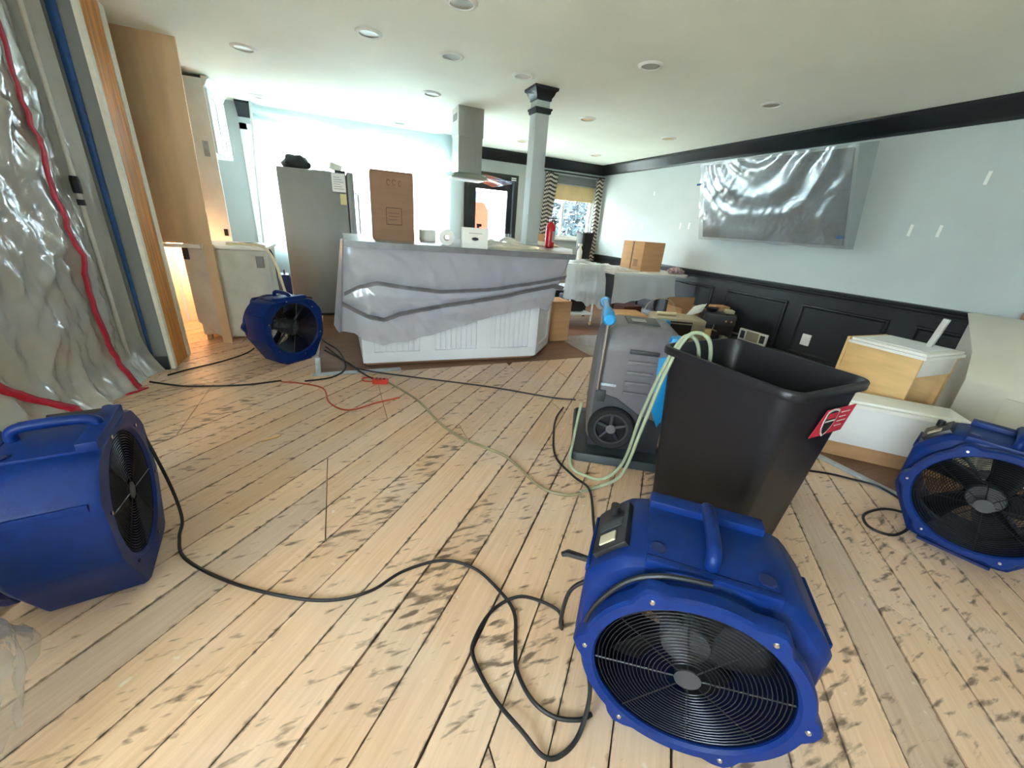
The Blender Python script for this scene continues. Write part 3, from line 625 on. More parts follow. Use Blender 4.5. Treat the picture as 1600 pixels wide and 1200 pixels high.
mb = MB().tube([(-.10, 0, .06), (-.06, 0, .125), (.06, 0, .125), (.10, 0, .06)], .003, 5); mb.build('rack_handle', 'chrome', bk)
tag(MB().box(-.07, .07, -.05, .05, 0, .075, Matrix.Rotation(.25, 4, 'Y')).build('white_carton', 'paper', bevel=.004, loc=(.06, 5.86, 1.755)), 'tilted small white carton on the right of the refrigerator top', 'box')
# fridge surround panel with its narrow leg
sp = thing('cabinet_side', 'raw brown plywood cabinet end panel with a narrow leg to the floor', 'cabinet panel', (0, 0, 0))
MB().prism([(-1.46, .925), (-1.045, .925), (-1.005, 2.435), (-1.46, 2.435)], -4.52, -4.50, Matrix.Rotation(PI / 2, 4, 'X')).build('end_panel', 'ply', sp, bevel=.002)
MB().box(-1.115, -1.04, 4.50, 4.545, 0, .925).build('leg', 'ply', sp, bevel=.002)
MB().box(-1.46, -1.445, 4.52, 5.2, .93, 2.43).build('side_board', 'ply', sp)
tag(MB().box(-1.42, -1.12, 4.44, 4.495, .895, .925).build('white_shelf', 'trimwhite', bevel=.003), 'white board edge under the brown cabinet panel', 'shelf')
bpy.data.objects['white_shelf']
dw = thing('dishwasher', 'dishwasher wrapped in a white insulation blanket, pulled from the wall', 'dishwasher', (0, 0, 0))
def ins(u, v):
    x = lerp(-1.30, -.63, u); z = lerp(.89, .035 + (.16 * max(0, 1 - u * 4)), v); return (x, 4.60 - .012 * nz(x * 6, z * 6, 1) - .01 * math.sin(v * PI), z)
MB().box(-1.285, -.635, 4.612, 5.18, .06, .885).build('tub', 'insul', dw, bevel=.012)
MB().grid(ins, 26, 30).build('blanket', 'insul', dw, smooth=180, fix=False, thick=.006)
for x in (-1.25, -.68): MB().box(x - .02, x + .02, 4.63, 4.68, 0, .07).build('foot', 'steel', dw)
MB().box(-1.30, -1.255, 4.585, 4.60, .78, .88).build('hinge', 'blkplastic', dw, bevel=.004)
MB().box(-.735, -.67, 4.578, 4.59, .72, .83).build('rating_tag', 'ink', dw, bevel=.002)
MB().box(-1.30, -.62, 4.57, 5.2, .885, .915).build('top_board', 'trimwhite', dw, bevel=.006)
wl = thing('tall_white_panel', 'tall white end panel under the ceiling, lit warm near its foot', 'cabinet panel', (0, 0, 0))
MB().box(-1.63, -1.075, 5.50, 5.52, 0, 2.40).build('panel', 'trimwhite', wl, bevel=.002)
MB().box(-1.175, -1.125, 5.494, 5.50, 1.72, 1.86).build('grey_plate', 'strip', wl)
MB().box(-1.135, -1.10, 5.492, 5.50, .95, 1.02).build('socket', 'blkplastic', wl)
uc = thing('wall_cabinet', 'white wall cabinet with crown moulding beside the window', 'cabinet', (0, 0, 0))
MB().box(-1.63, -1.085, 5.525, 6.25, 1.76, 2.36).build('carcass', 'white', uc, bevel=.002)
for a, b in ((5.53, 5.885), (5.89, 6.245)):
    d = MB().box(-1.084, -1.064, a, b, 1.765, 2.33).build('door', 'white', uc, bevel=.003)
    MB().box(-1.066, -1.058, a, a + .06, 1.765, 2.33).box(-1.066, -1.058, b - .06, b, 1.765, 2.33).box(-1.066, -1.058, a + .06, b - .06, 2.27, 2.33).box(-1.066, -1.058, a + .06, b - .06, 1.765, 1.825).build('door_frame', 'white', d, smooth=0)
    MB().tube([(-1.058, b - .03, 1.82), (-1.03, b - .03, 1.83), (-1.03, b - .03, 1.92), (-1.058, b - .03, 1.93)], .005, 6).build('handle', 'steel', d)
mb = MB(); mb.loft([[Vector((-1.085 + o, y, z)) for o, z in ((0, 2.34), (.02, 2.345), (.05, 2.40), (.062, 2.405), (.062, 2.425), (0, 2.425))] for y in (5.50, 6.27)]); mb.build('crown_moulding', 'white', uc)
ul = thing('under_cabinet_lamp', 'warm lamp strip under the cabinet behind the brown panel', 'lamp', (-1.5, 5.2, .88))
MB().box(-.08, .08, -.03, .03, 0, .03).build('housing', 'white', ul, bevel=.004)
lm = bpy.data.materials.new('warm_lamp_glow'); lm.use_nodes = True; bb = lm.node_tree.nodes['Principled BSDF']
bb.inputs['Emission Color'].default_value = (1, .5, .22, 1); bb.inputs['Emission Strength'].default_value = 110
MB().box(-.075, .075, -.025, .025, -.012, -.001).build('lamp_strip', lm, ul)
# window plastic, hung from the ceiling in front of the kitchen window
def wsheet(u, v):
    x = lerp(-.80, 1.66, u); top = 2.43 - .10 * math.sin(PI * min(1, u * 1.05)) ** .8; z = lerp(top, .25, v)
    y = 6.38 + .06 * v + .03 * nz(x * 2.2 - z * 2.5, z * .6, 5) + .018 * nz(x * 6, z * 1.2, 2)
    s = (2.40 - .38 * u * 1.0) - z   # swags falling from the top left corner
    for a, b in ((.06, .03), (.17, .034), (.30, .026)):
        q = (s - a * (1 - .8 * u) * 1.2) / (.035 + .02 * u); y -= b * math.exp(-q * q)
    return (x - .08 * v * (1 - u), y, z)
tag(MB().grid(wsheet, 110, 110).build('window_plastic', 'film_win', smooth=180, fix=False), 'sagging translucent plastic sheet hung over the bright kitchen window', 'plastic sheet')
tag(MB().tube([(-.80, 6.34, 2.43), (-.86, 6.36, 1.6), (-.93, 6.37, .02)], .014, 10).build('sheet_pole', 'white', smooth=40), 'slim white pole holding the left edge of the window plastic', 'pole')
# ================================================================ AIR MOVERS
FZ, RO, RI, DEP = .305, .253, .218, .34
def prof_r(pts, th):
    best = 9; d = Vector((math.cos(th), math.sin(th)))
    for i in range(len(pts)):
        a = Vector(pts[i]) - Vector((0, FZ)); b = Vector(pts[(i + 1) % len(pts)]) - Vector((0, FZ)); e = b - a; den = d.x * e.y - d.y * e.x
        if abs(den) < 1e-9: continue
        t = (a.x * e.y - a.y * e.x) / den; s = (a.x * d.y - a.y * d.x) / den
        if t > 0 and -1e-6 <= s <= 1 + 1e-6: best = min(best, t)
    return best
half = [(.15, .552), (.20, .535), (.262, .465), (.278, .435), (.278, .23), (.262, .19), (.165, .02), (.13, .008)]
OCT = half + [(-x, z) for x, z in reversed(half)]
NA = 72
def ringloop(rf, y): return [Vector((rf(2 * PI * j / NA) * math.cos(2 * PI * j / NA), y, FZ + rf(2 * PI * j / NA) * math.sin(2 * PI * j / NA))) for j in range(NA)]
def make_fan():
    t = thing('air_mover', 'x', 'air mover', (0, 0, 0))
    oc = lambda s: (lambda a: prof_r(OCT, a) * s)
    mixr = lambda s, k: (lambda a: lerp(RO * s, prof_r(OCT, a), k))
    cst = lambda r: (lambda a: r)
    MB().loft([ringloop(f, y) for f, y in ((cst(RI), .05), (cst(.236), .05), (cst(.236), .072), (mixr(.97, .6), .078), (oc(.985), .092), (oc(1), .10), (oc(1), DEP - .012), (oc(.982), DEP), (cst(RI + .012), DEP), (cst(RI), DEP - .01), (cst(RI), .2))], close=True).build('housing', 'blue', t, smooth=28)
    lug = lambda a: RO + .022 * max(0, 1 - ((((a - .52) % (PI / 3)) - PI / 6) / .13) ** 2) ** .7
    MB().loft([ringloop(f, y) for f, y in ((cst(RI), .048), (cst(RI), .008), (cst(RI + .006), 0), (lambda a: lug(a) - .006, 0), (lug, .008), (lug, .038), (cst(RO - .01), .05))], close=True).build('front_ring', 'blue', t, smooth=35)
    for k in range(6):
        a = .52 + PI / 6 + k * PI / 3; r = RI + .026
        MB().lathe([(.007, -.004), (.005, -.007)], (r * math.cos(a), .004, FZ + r * math.sin(a)), 8, 'y').build('screw', 'chrome', t)
        a = .3 + k * PI / 3
        MB().lathe([(.007, DEP + .004), (.005, DEP - .002)], ((RI + .03) * math.cos(a), 0, FZ + (RI + .03) * math.sin(a)), 8, 'y').build('screw', 'chrome', t)
    for y, nm in ((.014, 'inlet_grille'), (DEP - .012, 'outlet_grille')):
        mb = MB(); r = .05
        while r < RI - .004:
            mb.tube([(r * math.cos(2 * PI * j / 40), y, FZ + r * math.sin(2 * PI * j / 40)) for j in range(40)], .0013, 4, True); r += .0094
        for k in range(8):
            a = k * PI / 4 + .2; mb.tube([(.03 * math.cos(a), y + .002, FZ + .03 * math.sin(a)), (RI * math.cos(a), y + .002, FZ + RI * math.sin(a))], .0022, 4)
        g = mb.build(nm, 'wire', t, fix=False); MB().lathe([(.03, y - .002), (.03, y + .002)], (0, 0, FZ), 20, 'y').build('badge_disc', 'dgrey', g)
    MB().loft([ringloop(cst(RI - .0015), y) for y in (.012, .10, .2, DEP - .014)], cap=(False, False)).build('inner_liner', 'shroud', t, fix=False)
    MB().lathe([(.058, .10), (.062, .108), (.062, .165), (.03, .17)], (0, 0, FZ), 24, 'y').build('hub', 'dgrey', t)
    for k in range(5):
        a0 = k * 2 * PI / 5
        def bl(u, v, a0=a0):
            r = lerp(.055, .205, u); ph = lerp(.62, .42, u); c = (v - .5) * lerp(.10, .13, u); a = a0 + c * math.cos(ph) / r + .25 * u
            return (r * math.cos(a), .137 + c * math.sin(ph), FZ + r * math.sin(a))
        MB().grid(bl, 6, 5).build('blade', 'bladeblk', t, smooth=180, fix=False, thick=.004)
    MB().lathe([(.055, .175), (.07, .18), (.07, .29), (.05, .305)], (0, 0, FZ), 20, 'y').build('motor', 'dgrey', t)
    for k in range(4):
        a = PI / 4 + k * PI / 2; MB().tube([(.065 * math.cos(a), .25, FZ + .065 * math.sin(a)), (RI * math.cos(a), .25, FZ + RI * math.sin(a))], .008, 6).build('motor_strut', 'dgrey', t)
    # raised top deck with recessed carrying handle
    dk = MB().prism([(-.145, .10), (.145, .10), (.145, .30), (-.145, .30)], .546, .560).build('top_deck', 'blue', t, bevel=.004)
    MB().box(-.145, .145, .285, .335, .546, .582).build('deck_ridge', 'blue', dk, bevel=.006)
    MB().box(-.145, .145, .078, .098, .535, .562).build('deck_lip', 'blue', dk, bevel=.005)
    MB().tube(spline([(0, .115, .56), (0, .12, .588), (0, .16, .602), (0, .26, .602), (0, .30, .592), (0, .305, .575)], 4), .017, 10).build('handle', 'blue', t)
    for x in (-.12, .12): MB().lathe([(.018, .559), (.018, .565), (.012, .565)], (x, .125, 0), 14).build('stud', 'navy', dk)
    MP = Matrix.Translation((-.226, .2, .508)) @ Matrix.Rotation(-.80, 4, 'Y')
    pn = MB().box(-.052, .052, -.075, .095, -.01, .012, MP).build('control_panel', 'blkplastic', t, bevel=.003)
    MB().box(-.03, .02, -.055, -.02, .011, .017, MP).build('switch', 'beige', pn, bevel=.002)
    MB().box(-.035, .035, .0, .03, .011, .0145, MP).build('panel_label', 'dgrey', pn)
    MB().lathe([(.014, .0), (.014, .03)], MP @ Vector((0, .07, .01)), 12).build('cord_gland', 'blkplastic', pn)
    for s in (-1, 1):
        MB().box(s * .276 - .005, s * .276 + .005, .115, .315, .425, .45).build('side_rib', 'blue', t, bevel=.004)
    MB().prism([(-.12, .08), (.12, .08), (.12, .335), (-.12, .335)], 0, .012).build('sole', 'navy', t)
    return t
fan = make_fan()
def put_fan(o, face, th, back, label):
    """face = floor point under the centre of the visible opening; th = yaw of the -Y direction; back: show the outlet side"""
    if back:
        rz = th + PI; d = Vector((math.sin(th), -math.cos(th))); p = Vector(face) - d * DEP
    else: rz, p = th, Vector(face)
    o.location = (p.x, p.y, 0); o.rotation_euler[2] = rz; o['label'] = label; o['group'] = 'blue air movers'
    return o
rad = math.radians
f1 = put_fan(fan, (.667, .342), rad(-43), False, 'nearest blue air mover, round grille facing us in front of the bin')
f2 = put_fan(copy_tree(fan), (-.392, 3.80), rad(41), True, 'blue air mover standing in front of the wrapped dishwasher')
f3 = put_fan(copy_tree(fan), (-.735, 1.553), rad(98.5), True, 'blue air mover at the left edge beside the plastic barrier')
f4 = put_fan(copy_tree(fan), (2.44, .415), rad(-75), False, 'blue air mover at the right edge beside the white cabinet')
nb = thing('navy_case', 'dark navy upright case between dishwasher and refrigerator', 'case', (-.60, 5.42, 0), .1)
MB().loft([rrect(.055, .11, .02, 0), rrect(.06, .12, .025, .02), rrect(.06, .12, .025, .52), rrect(.045, .10, .02, .56)]).build('shell', 'navy', nb)
MB().tube(spline([(0, -.06, .555), (0, -.05, .60), (0, .05, .60), (0, .06, .555)]), .009, 8).build('carry_handle', 'navy', nb)
# kick stand strip under fan 2 corner
tag(MB().box(-.02, .02, -.012, .012, 0, .15, Matrix.Rotation(.05, 4, 'Y')).build('film_roll_post', 'strip', bevel=.004, loc=(-.235, 3.42, 0)), 'short silvery post standing on the tape strip by the far air mover', 'post')

# ================================================================ TRASH BIN
bn = thing('trash_bin', 'large black square tapered bin with a red label and hose inside', 'trash bin', (1.555, .985, 0), rad(3))
def binloops(zs, t): return [rrect(lerp(.185, .235, z / .83) - t, lerp(.215, .285, z / .83) - t, .05 + .02 * z - t * .5, z, 6) for z in zs]
L = binloops((.012, .04, .2, .45, .7, .80), 0); L[0] = rrect(.172, .202, .05, 0, 6)
MB().loft(L + [rrect(.248, .298, .068, .803, 6), rrect(.252, .302, .07, .815, 6), rrect(.250, .300, .069, .832, 6), rrect(.238, .288, .062, .834, 6)] + binloops((.80, .5, .2, .03), .006), cap=(True, True)).build('body', 'canblack', bn, smooth=35)
MB().loft([rrect(a, b, .07, z, 6) for a, b, z in ((.2515, .3015, .80), (.2535, .3035, .806), (.2535, .3035, .826), (.2505, .3005, .832))], cap=(False, False)).build('rim', 'canblack', bn, smooth=35)
# label on the -Y face, upper right
ML = Matrix.Translation((.085, -.2835, .68)) @ Matrix.Rotation(PI / 2 + .085, 4, 'X')
lb = MB().prism([(-.12, -.055), (.10, -.055), (.115, .06), (-.085, .06)], 0, .0015, ML).build('label', 'labelred', bn, smooth=0)
SH = [(-.04, .052), (-.025, .058), (0, .062), (.025, .058), (.04, .052), (.042, .01), (.034, -.022), (.018, -.046), (0, -.06), (-.018, -.046), (-.034, -.022), (-.042, .01)]
MS = ML @ Matrix.Translation((-.035, 0, 0))
MB().prism(SH, .001, .003, MS).build('shield_border', 'labelgrey', lb, smooth=0)
MB().prism([(x * .84, y * .86) for x, y in SH], .002, .004, MS).build('shield', 'labelblk', lb, smooth=0)
MB().box(-.03, .03, .02, .044, .003, .0046, MS).build('shield_band', 'labelred', lb, smooth=0)
MB().box(-.032, .032, .006, .013, .003, .0046, MS).build('shield_line', 'labelgrey', lb, smooth=0)
for i in range(4): MB().box(.025, .085 - .012 * (i % 2), .035 - i * .02, .039 - i * .02, .001, .0026, ML).build('print_line', 'labelgrey', lb, smooth=0)

# ================================================================ DEHUMIDIFIER
def make_dehum():
    t = thing('dehumidifier', 'x', 'dehumidifier', (0, 0, 0))
    tr = MB().loft([rrect(.27, .335, .04, z, 4, .27, .335) for z in (0, .04)] + [rrect(.262, .327, .035, .05, 4, .27, .335), rrect(.255, .32, .03, .05, 4, .27, .335), rrect(.25, .315, .03, .032, 4, .27, .335)]).build('drip_tray', 'tray', t)
    def sec(z, x0, x1, y0, y1, r): return rrect((x1 - x0) / 2, (y1 - y0) / 2, r, z, 5, (x0 + x1) / 2, (y0 + y1) / 2)
    MB().loft([sec(.06, .10, .50, .13, .55, .04), sec(.12, .075, .51, .115, .565, .05), sec(.40, .07, .52, .11, .57, .05), sec(.66, .075, .52, .11, .57, .05), sec(.72, .085, .515, .12, .56, .05), sec(.775, .12, .50, .15, .53, .05), sec(.80, .155, .47, .18, .50, .04), sec(.805, .17, .45, .20, .48, .03)]).build('body', 'mgrey', t, smooth=40)
    MB().prism([(.09, 0), (.50, 0), (.50, .2), (.36, .24), (.22, .33), (.09, .36)], -.13, -.106, Matrix.Translation((0, 0, .06)) @ Matrix.Rotation(PI / 2, 4, 'X') @ Matrix.Translation((0, 0, 0))).build('lower_shroud', 'dgrey', t, bevel=.006)
    for i in range(5):
        MB().box(.24, .40 - .005 * i, .096, .112, .665 - i * .062, .69 - i * .062).build('louver', 'dgrey' if i == 0 else 'mgrey', t, bevel=.008)
    MB().box(.10, .15, .098, .112, .36, .43).build('latch', 'dgrey', t, bevel=.004)
    MB().box(.09, .20, .10, .112, .46, .475).build('cord_bracket', 'strip', t, bevel=.002)
    # handle on the left
    for y in (.16, .52):
        MB().tube([(.10, y - .075 if y < .3 else y + .075, .44), (.10, y - .075 if y < .3 else y + .075, .82)], .011, 8).build('handle_rod', 'steel', t)
        yy = y - .075 if y < .3 else y + .075
        MB().tube([(.10, yy - .02 if y < .3 else yy + .02, .845), (.10, yy - .012 if y < .3 else yy + .012, .845), (.095, yy + .05 if y < .3 else yy - .05, .865), (.09, yy + .11 if y < .3 else yy - .11, .875)], [.024, .033, .034, .026], 14).build('grip', 'cyan', t)
    MB().tube([(.09, .18, .875), (.09, .50, .875)], .02, 10).build('handle_bar', 'cyan', t)
    MB().box(.44, .52, .098, .20, .68, .78).build('corner_cap', 'cyan', t, bevel=.02)
    MB().prism([(.40, .66), (.515, .69), (.515, .36), (.47, .24), (.42, .34)], -.112, -.102, Matrix.Rotation(PI / 2, 4, 'X')).build('corner_stripe', 'cyan', t, bevel=.004)
    MB().prism([(.43, .525), (.52, .525), (.52, .57), (.43, .57)], .70, .79).build('corner_cap', 'cyan', t, bevel=.015)
    cp = MB().box(.22, .40, .24, .44, .804, .812).build('control_panel', 'dgrey', t, bevel=.003)
    MB().box(.25, .33, .29, .36, .811, .8145).build('display', 'ink', cp)
    for y0, s in ((.085, -1), (.59, 1)):
        wh = MB(); R_ = .135; c = (.21, y0, .205)
        tire = MB().loft([[Vector((c[0] + r * math.cos(2 * PI * j / 32), c[1] + h, c[2] + r * math.sin(2 * PI * j / 32))) for j in range(32)] for r, h in ((.10, -.02), (.125, -.024), (R_, -.012), (R_, .012), (.125, .024), (.10, .02))], close=True).build('wheel', 'rubber', t)
        MB().loft([[Vector((c[0] + r * math.cos(2 * PI * j / 32), c[1] + h, c[2] + r * math.sin(2 * PI * j / 32))) for j in range(32)] for r, h in ((.088, -.018), (.101, -.018), (.101, .018), (.088, .018))], close=True).build('rim', 'dgrey', tire)
        for k in range(5):
            a = k * 2 * PI / 5 + .3; MB().tube([(c[0] + .02 * math.cos(a), c[1] - .004 * s * -1, c[2] + .02 * math.sin(a)), (c[0] + .092 * math.cos(a), c[1], c[2] + .092 * math.sin(a))], .011, 6).build('spoke', 'dgrey', tire)
        MB().lathe([(.03, c[1] - .02), (.024, c[1] - .026)], (c[0], 0, c[2]), 16, 'y').build('hub_cap', 'mgrey', tire)
        MB().lathe([(.095, c[1] + .012), (.095, c[1] + .018)], (c[0], 0, c[2]), 24, 'y').build('wheel_disc', 'blkplastic', tire)
    return t
dh = make_dehum(); dh.location = (1.18, 1.66, 0); dh.rotation_euler[2] = rad(-33); dh['label'] = 'grey dehumidifier with blue handle on a black tray beside the bin'
dh2 = copy_tree(dh); dh2.location = (-.03, 4.95, 0); dh2.rotation_euler[2] = rad(-8); dh2['label'] = 'second dehumidifier mostly hidden behind the left end of the island'

# ================================================================ TELEVISION UNDER PLASTIC
tv = thing('wall_television', 'wall television tilted forward and wrapped in clear crinkled plastic', 'television', (0, 0, 0))
tl, tr_, br, bl_ = Vector((4.45, 4.36, 2.20)), Vector((4.45, 2.55, 2.20)), Vector((4.66, 2.45, 1.30)), Vector((4.66, 4.30, 1.30))
def tvp(u, v, o=0):
    p = tl.lerp(tr_, u).lerp(bl_.lerp(br, u), v); return p + Vector((-.97, 0, -.23)) * o
mb = MB(); q = [tvp(.03, .03), tvp(.97, .03), tvp(.97, .97), tvp(.03, .97)]; mb.loft([[p + Vector((.04, 0, .0)) for p in q], [p + Vector((-.0, 0, -.0)) for p in q]]); mb.build('screen', 'tvglass', tv, bevel=.004)
MB().box(4.60, XR, 3.2, 3.6, 1.6, 1.9).build('wall_mount', 'blkplastic', tv, bevel=.01)
def tvs(u, v):
    d = math.hypot((u - .45) * 1.9, v + .12); sw = .5 + .5 * math.sin(d * 24 + 2.2 * nz(u * 3, v * 3, 2))
    edge = min(u, 1 - u, 1 - v) * 8; o = .014 + .024 * sw * max(0, 1 - v * 1.15) * min(1, edge) + .008 * nz(u * 7, v * 5, 1) + .003 * nz(u * 30 + v * 9, v * 7, 6)
    p = tvp(u, v, max(.006, o)); p.z += .012 * nz(u * 9, 0, 4) * (v > .97); return p
MB().grid(tvs, 120, 80).build('plastic_wrap', 'film_tv', tv, smooth=180, fix=False)
def side(u, v): return tvp(1.0, v, .012).lerp(Vector((XR - .03, lerp(2.42, 2.40, v), lerp(2.26, 1.30, v))), u * .5)
MB().grid(side, 6, 20).build('plastic_edge', 'film_tv', tv, smooth=180, fix=False)
for (u, v) in ((.0, .26), (.965, .88)): 
    p = tvp(u, v, .03); MB().box(-.004, .004, -.03, .03, -.012, .012, Matrix.Translation(p)).build('blue_tape_tab', 'bluetape', tv)
# ================================================================ DINING CORNER
tbz = .80
tbl = thing('dining_table', 'dining table with rounded end pushed against the dark panelling', 'table', (0, 0, 0))
e = [(3.42, 4.45), (4.35, 4.25), (4.55, 4.27), (4.68, 4.36), (4.74, 4.5), (4.74, 5.2), (4.68, 5.34), (4.55, 5.42), (3.42, 5.5)]
MB().prism(e, tbz - .035, tbz).build('table_top', mat('white_table_top', (196, 196, 192), .35, var=.05), tbl, bevel=.008)
for x, y in ((3.6, 4.6), (4.55, 4.5), (3.6, 5.3), (4.55, 5.2)): MB().tube([(x, y, 0), (x, y, tbz - .035)], [.022, .03], 10).build('leg', 'blkplastic', tbl)
def tsk(u, v):
    x = lerp(3.40, 4.30, u); y = 4.435 - (x - 3.42) * .21 - .03; z = tbz - v * (.42 - .14 * u + .06 * nz(u * 5, 0, 1)); return (x, y - .05 * v + .05 * nz(x * 6, z * 3, 3) * v, z)
tag(MB().grid(tsk, 40, 20).build('table_plastic', 'film_table', smooth=180, fix=False), 'clear plastic hanging from the front of the dining table', 'plastic sheet')
tag(heap(3.46, 3.96, 4.47, 5.4, tbz + .002, .05, 5).build('table_plastic', 'film_table', smooth=180, fix=False, thick=.001), 'crumpled clear plastic lying on the left of the dining table', 'plastic sheet')
b1 = cbox('moving_box', 'large cardboard box with a taped flap on the dining table', 4.20, 4.86, tbz, .40, .44, .40, rad(3), 'cardb')
MB().box(-.2025, -.199, -.01, .01, 0, .40).build('open_seam', 'darkink', b1)
MB().box(-.2018, -.199, -.14, -.05, .06, .16).build('printed_mark', 'cardd', b1)
tag(blob(.13, .07, .05, 7).build('folded_cloth', 'cloth', smooth=60, loc=(4.48, 4.42, tbz)), 'small patterned cloth bundle beside the box on the table', 'cloth')
bpy.data.objects['folded_cloth'].location.z = tbz + .012
# white wheeled cart under plastic
ct = thing('utility_cart', 'white metal rolling cart draped in clear plastic beside the island', 'cart', (3.12, 4.98, 0), .05)
for x in (-.2, .2):
    for y in (-.28, .28):
        MB().tube([(x, y, .06), (x, y, .86)], .013, 8).build('post', 'white', ct)
        MB().lathe([(.025, -.01), (.025, .01)], (x, y, .03), 12, 'x').build('caster', 'brass', ct)
for z in (.16, .5, .82): MB().box(-.215, .215, -.295, .295, z, z + .025).build('shelf', 'white', ct, bevel=.004)
tag(MB().box(-.13, .13, -.16, .16, 0, .22).build('black_basket', 'blkplastic', bevel=.02, loc=(3.14, 4.98, .187)), 'black basket on the lower shelf of the white cart', 'basket')
def csk(u, v):
    x = lerp(2.80, 3.42, u); z = lerp(.87, .44 - .16 * u + .05 * nz(u * 6, 1, 2), v); return (x - .07 * v * (1 - u), 4.63 - .07 * v - .05 * nz(x * 7, z * 3, 5) - .02 * nz(x * 20, z * 6, 2), z)
tag(MB().grid(csk, 50, 26).build('cart_plastic', 'film_table', smooth=180, fix=False), 'clear plastic draped over the front of the white cart', 'plastic sheet')
def cart_top(u, v): x = lerp(2.80, 3.42, u); y = lerp(4.63, 5.3, v); return (x, y + .0, .872 + .03 * abs(nz(x * 7, y * 7, 2)))
tag(MB().grid(cart_top, 20, 20).build('cart_plastic', 'film_table', smooth=180, fix=False), 'clear plastic laid flat on top of the white cart', 'plastic sheet')
pb = thing('black_pedal_bin', 'slim black bin standing on the cart behind the spray bottle', 'bin', (3.32, 5.12, .91))
MB().loft([rrect(.07, .09, .03, 0), rrect(.09, .11, .03, .33), rrect(.094, .114, .03, .335), rrect(.094, .114, .03, .35)]).build('body', 'blkplastic', pb)
MB().loft([rrect(.094, .114, .03, .351), rrect(.088, .108, .03, .362)]).build('lid', 'dgrey', pb)
sb = thing('spray_bottle', 'white spray bottle on the cart right of the bar tip', 'bottle', (3.10, 4.86, .91))
MB().lathe([(.035, 0), (.037, .11), (.014, .16), (.014, .18)], n=16).build('bottle', 'paper', sb)
MB().box(-.04, .022, -.011, .011, .18, .21).build('trigger_head', 'paper', sb, bevel=.004)
jr = thing('plastic_tub', 'clear plastic food tub at the back of the cart', 'tub', (2.98, 5.05, .91))
MB().loft([rrect(.08, .06, .02, 0), rrect(.09, .07, .02, .08), rrect(.086, .066, .02, .08), rrect(.076, .056, .02, .004)]).build('tub', 'glassware', jr)
cbox('window_box', 'small cardboard box behind the fire extinguisher under the window', 2.80, 5.7, .9, .22, .2, .3, .1)
bs = thing('side_bench', 'dark bench under the dining window carrying a box', 'bench', (2.75, 5.7, 0))
MB().box(-.3, .3, -.16, .16, .86, .90).build('seat', 'dgrey', bs, bevel=.004)
for x in (-.27, .27):
    for y in (-.13, .13): MB().box(x - .02, x + .02, y - .02, y + .02, 0, .86).build('leg', 'dgrey', bs)
cbox('floor_box', 'cardboard box on the floor against the right end of the island', 2.42, 4.18, 0, .26, .3, .48, .05, 'cardb')
cbox('floor_box', 'low cardboard box on the floor in front of the plastic-hung table', 3.45, 4.08, 0, .42, .36, .33, -.25, 'cardb')
cbox('brown_carton', 'dark red-brown carton under the dining table', 3.95, 4.72, 0, .36, .3, .3, .1, 'rust')
# glass-fronted appliance with hose and coil on top
tk = thing('countertop_oven', 'beige boxy oven with dark glass door on the floor near the wall', 'oven', (3.85, 3.62, 0), rad(-28))
MB().box(-.30, .30, -.2, .2, .02, .38).build('shell', 'beige', tk, bevel=.012)
MB().box(-.28, .14, -.206, -.198, .06, .35).build('glass_door', 'blkplastic', tk, bevel=.004)
MB().box(.15, .285, -.205, -.198, .05, .36).build('control_panel', 'glassware', tk)
for x in (-.26, .26): MB().lathe([(.02, 0), (.02, .03)], (x, -.15, 0), 10).build('foot', 'blkplastic', tk)
MB().tube([(-.26, -.21, .33), (-.26, -.235, .33), (.12, -.235, .33), (.12, -.21, .33)], .008, 6).build('door_handle', 'steel', tk)
tag(MB().tube([(-.12, 0, 0), (.12, .03, 0)], .022, 10).build('cream_tube', 'cream', loc=(3.70, 3.64, .405), rz=-.5), 'short cream tube lying on the oven', 'tube')
tag(MB().tube(spline([(-.22, 0, -.01), (-.17, .0, .10), (-.02, .02, .165), (.14, .0, .13), (.2, -.02, 0)]), .006, 6).build('bent_rod', 'beige', loc=(3.72, 3.78, .40), rz=-.3), 'thin bent rod arching over the oven', 'rod')
mb = MB(); pth = []
for i in range(90): a = i * .42; pth.append((.085 * math.cos(a) * (1 - .002 * i) + .0006 * i, .05 * math.sin(a), .02 + .0011 * i + .03 * math.cos(a)))
tag(MB().tube(pth, .0065, 6).build('coiled_hose', 'paper', loc=(4.02, 3.52, .412), rz=-.4), 'white coiled hose heaped on the oven', 'hose')
ob = thing('open_carton', 'tan open cardboard carton standing against the panelling', 'cardboard box', (4.40, 3.98, 0), -.1)
MB().box(-.22, .22, -.15, -.142, 0, .42).build('front_panel', 'cardb', ob)
MB().box(-.22, .22, .142, .15, 0, .52).build('rear_panel', 'cardb', ob)
for s in (-1, 1): MB().box(s * .216 - .004, s * .216 + .004, -.142, .142, 0, .42).build('side_panel', 'cardb', ob)
MB().box(-.21, .21, -.14, .14, 0, .01).build('bottom', 'cardb', ob)
cm = thing('coffee_machine', 'black coffee machine with silver and tan fittings beside the panelling', 'coffee machine', (4.33, 3.42, 0), rad(-35))
MB().box(-.19, .19, -.10, .16, .02, .46).build('body', 'blkplastic', cm, bevel=.015)
MB().box(-.19, .19, -.19, -.10, .0, .09).build('drip_base', 'blkplastic', cm, bevel=.008)
MB().box(-.17, .17, -.17, -.10, .33, .45).build('brew_head', 'dgrey', cm, bevel=.012)
MB().lathe([(.05, .46), (.075, .50), (.08, .505)], (-.08, .03, 0), 18).build('bean_hopper', 'blkplastic', cm)
MB().lathe([(.012, -.19), (.012, -.172)], (.05, 0, .39), 12, 'y').build('dial', 'chrome', cm)
MB().lathe([(.012, -.19), (.012, -.172)], (.11, 0, .39), 12, 'y').build('dial', 'chrome', cm)
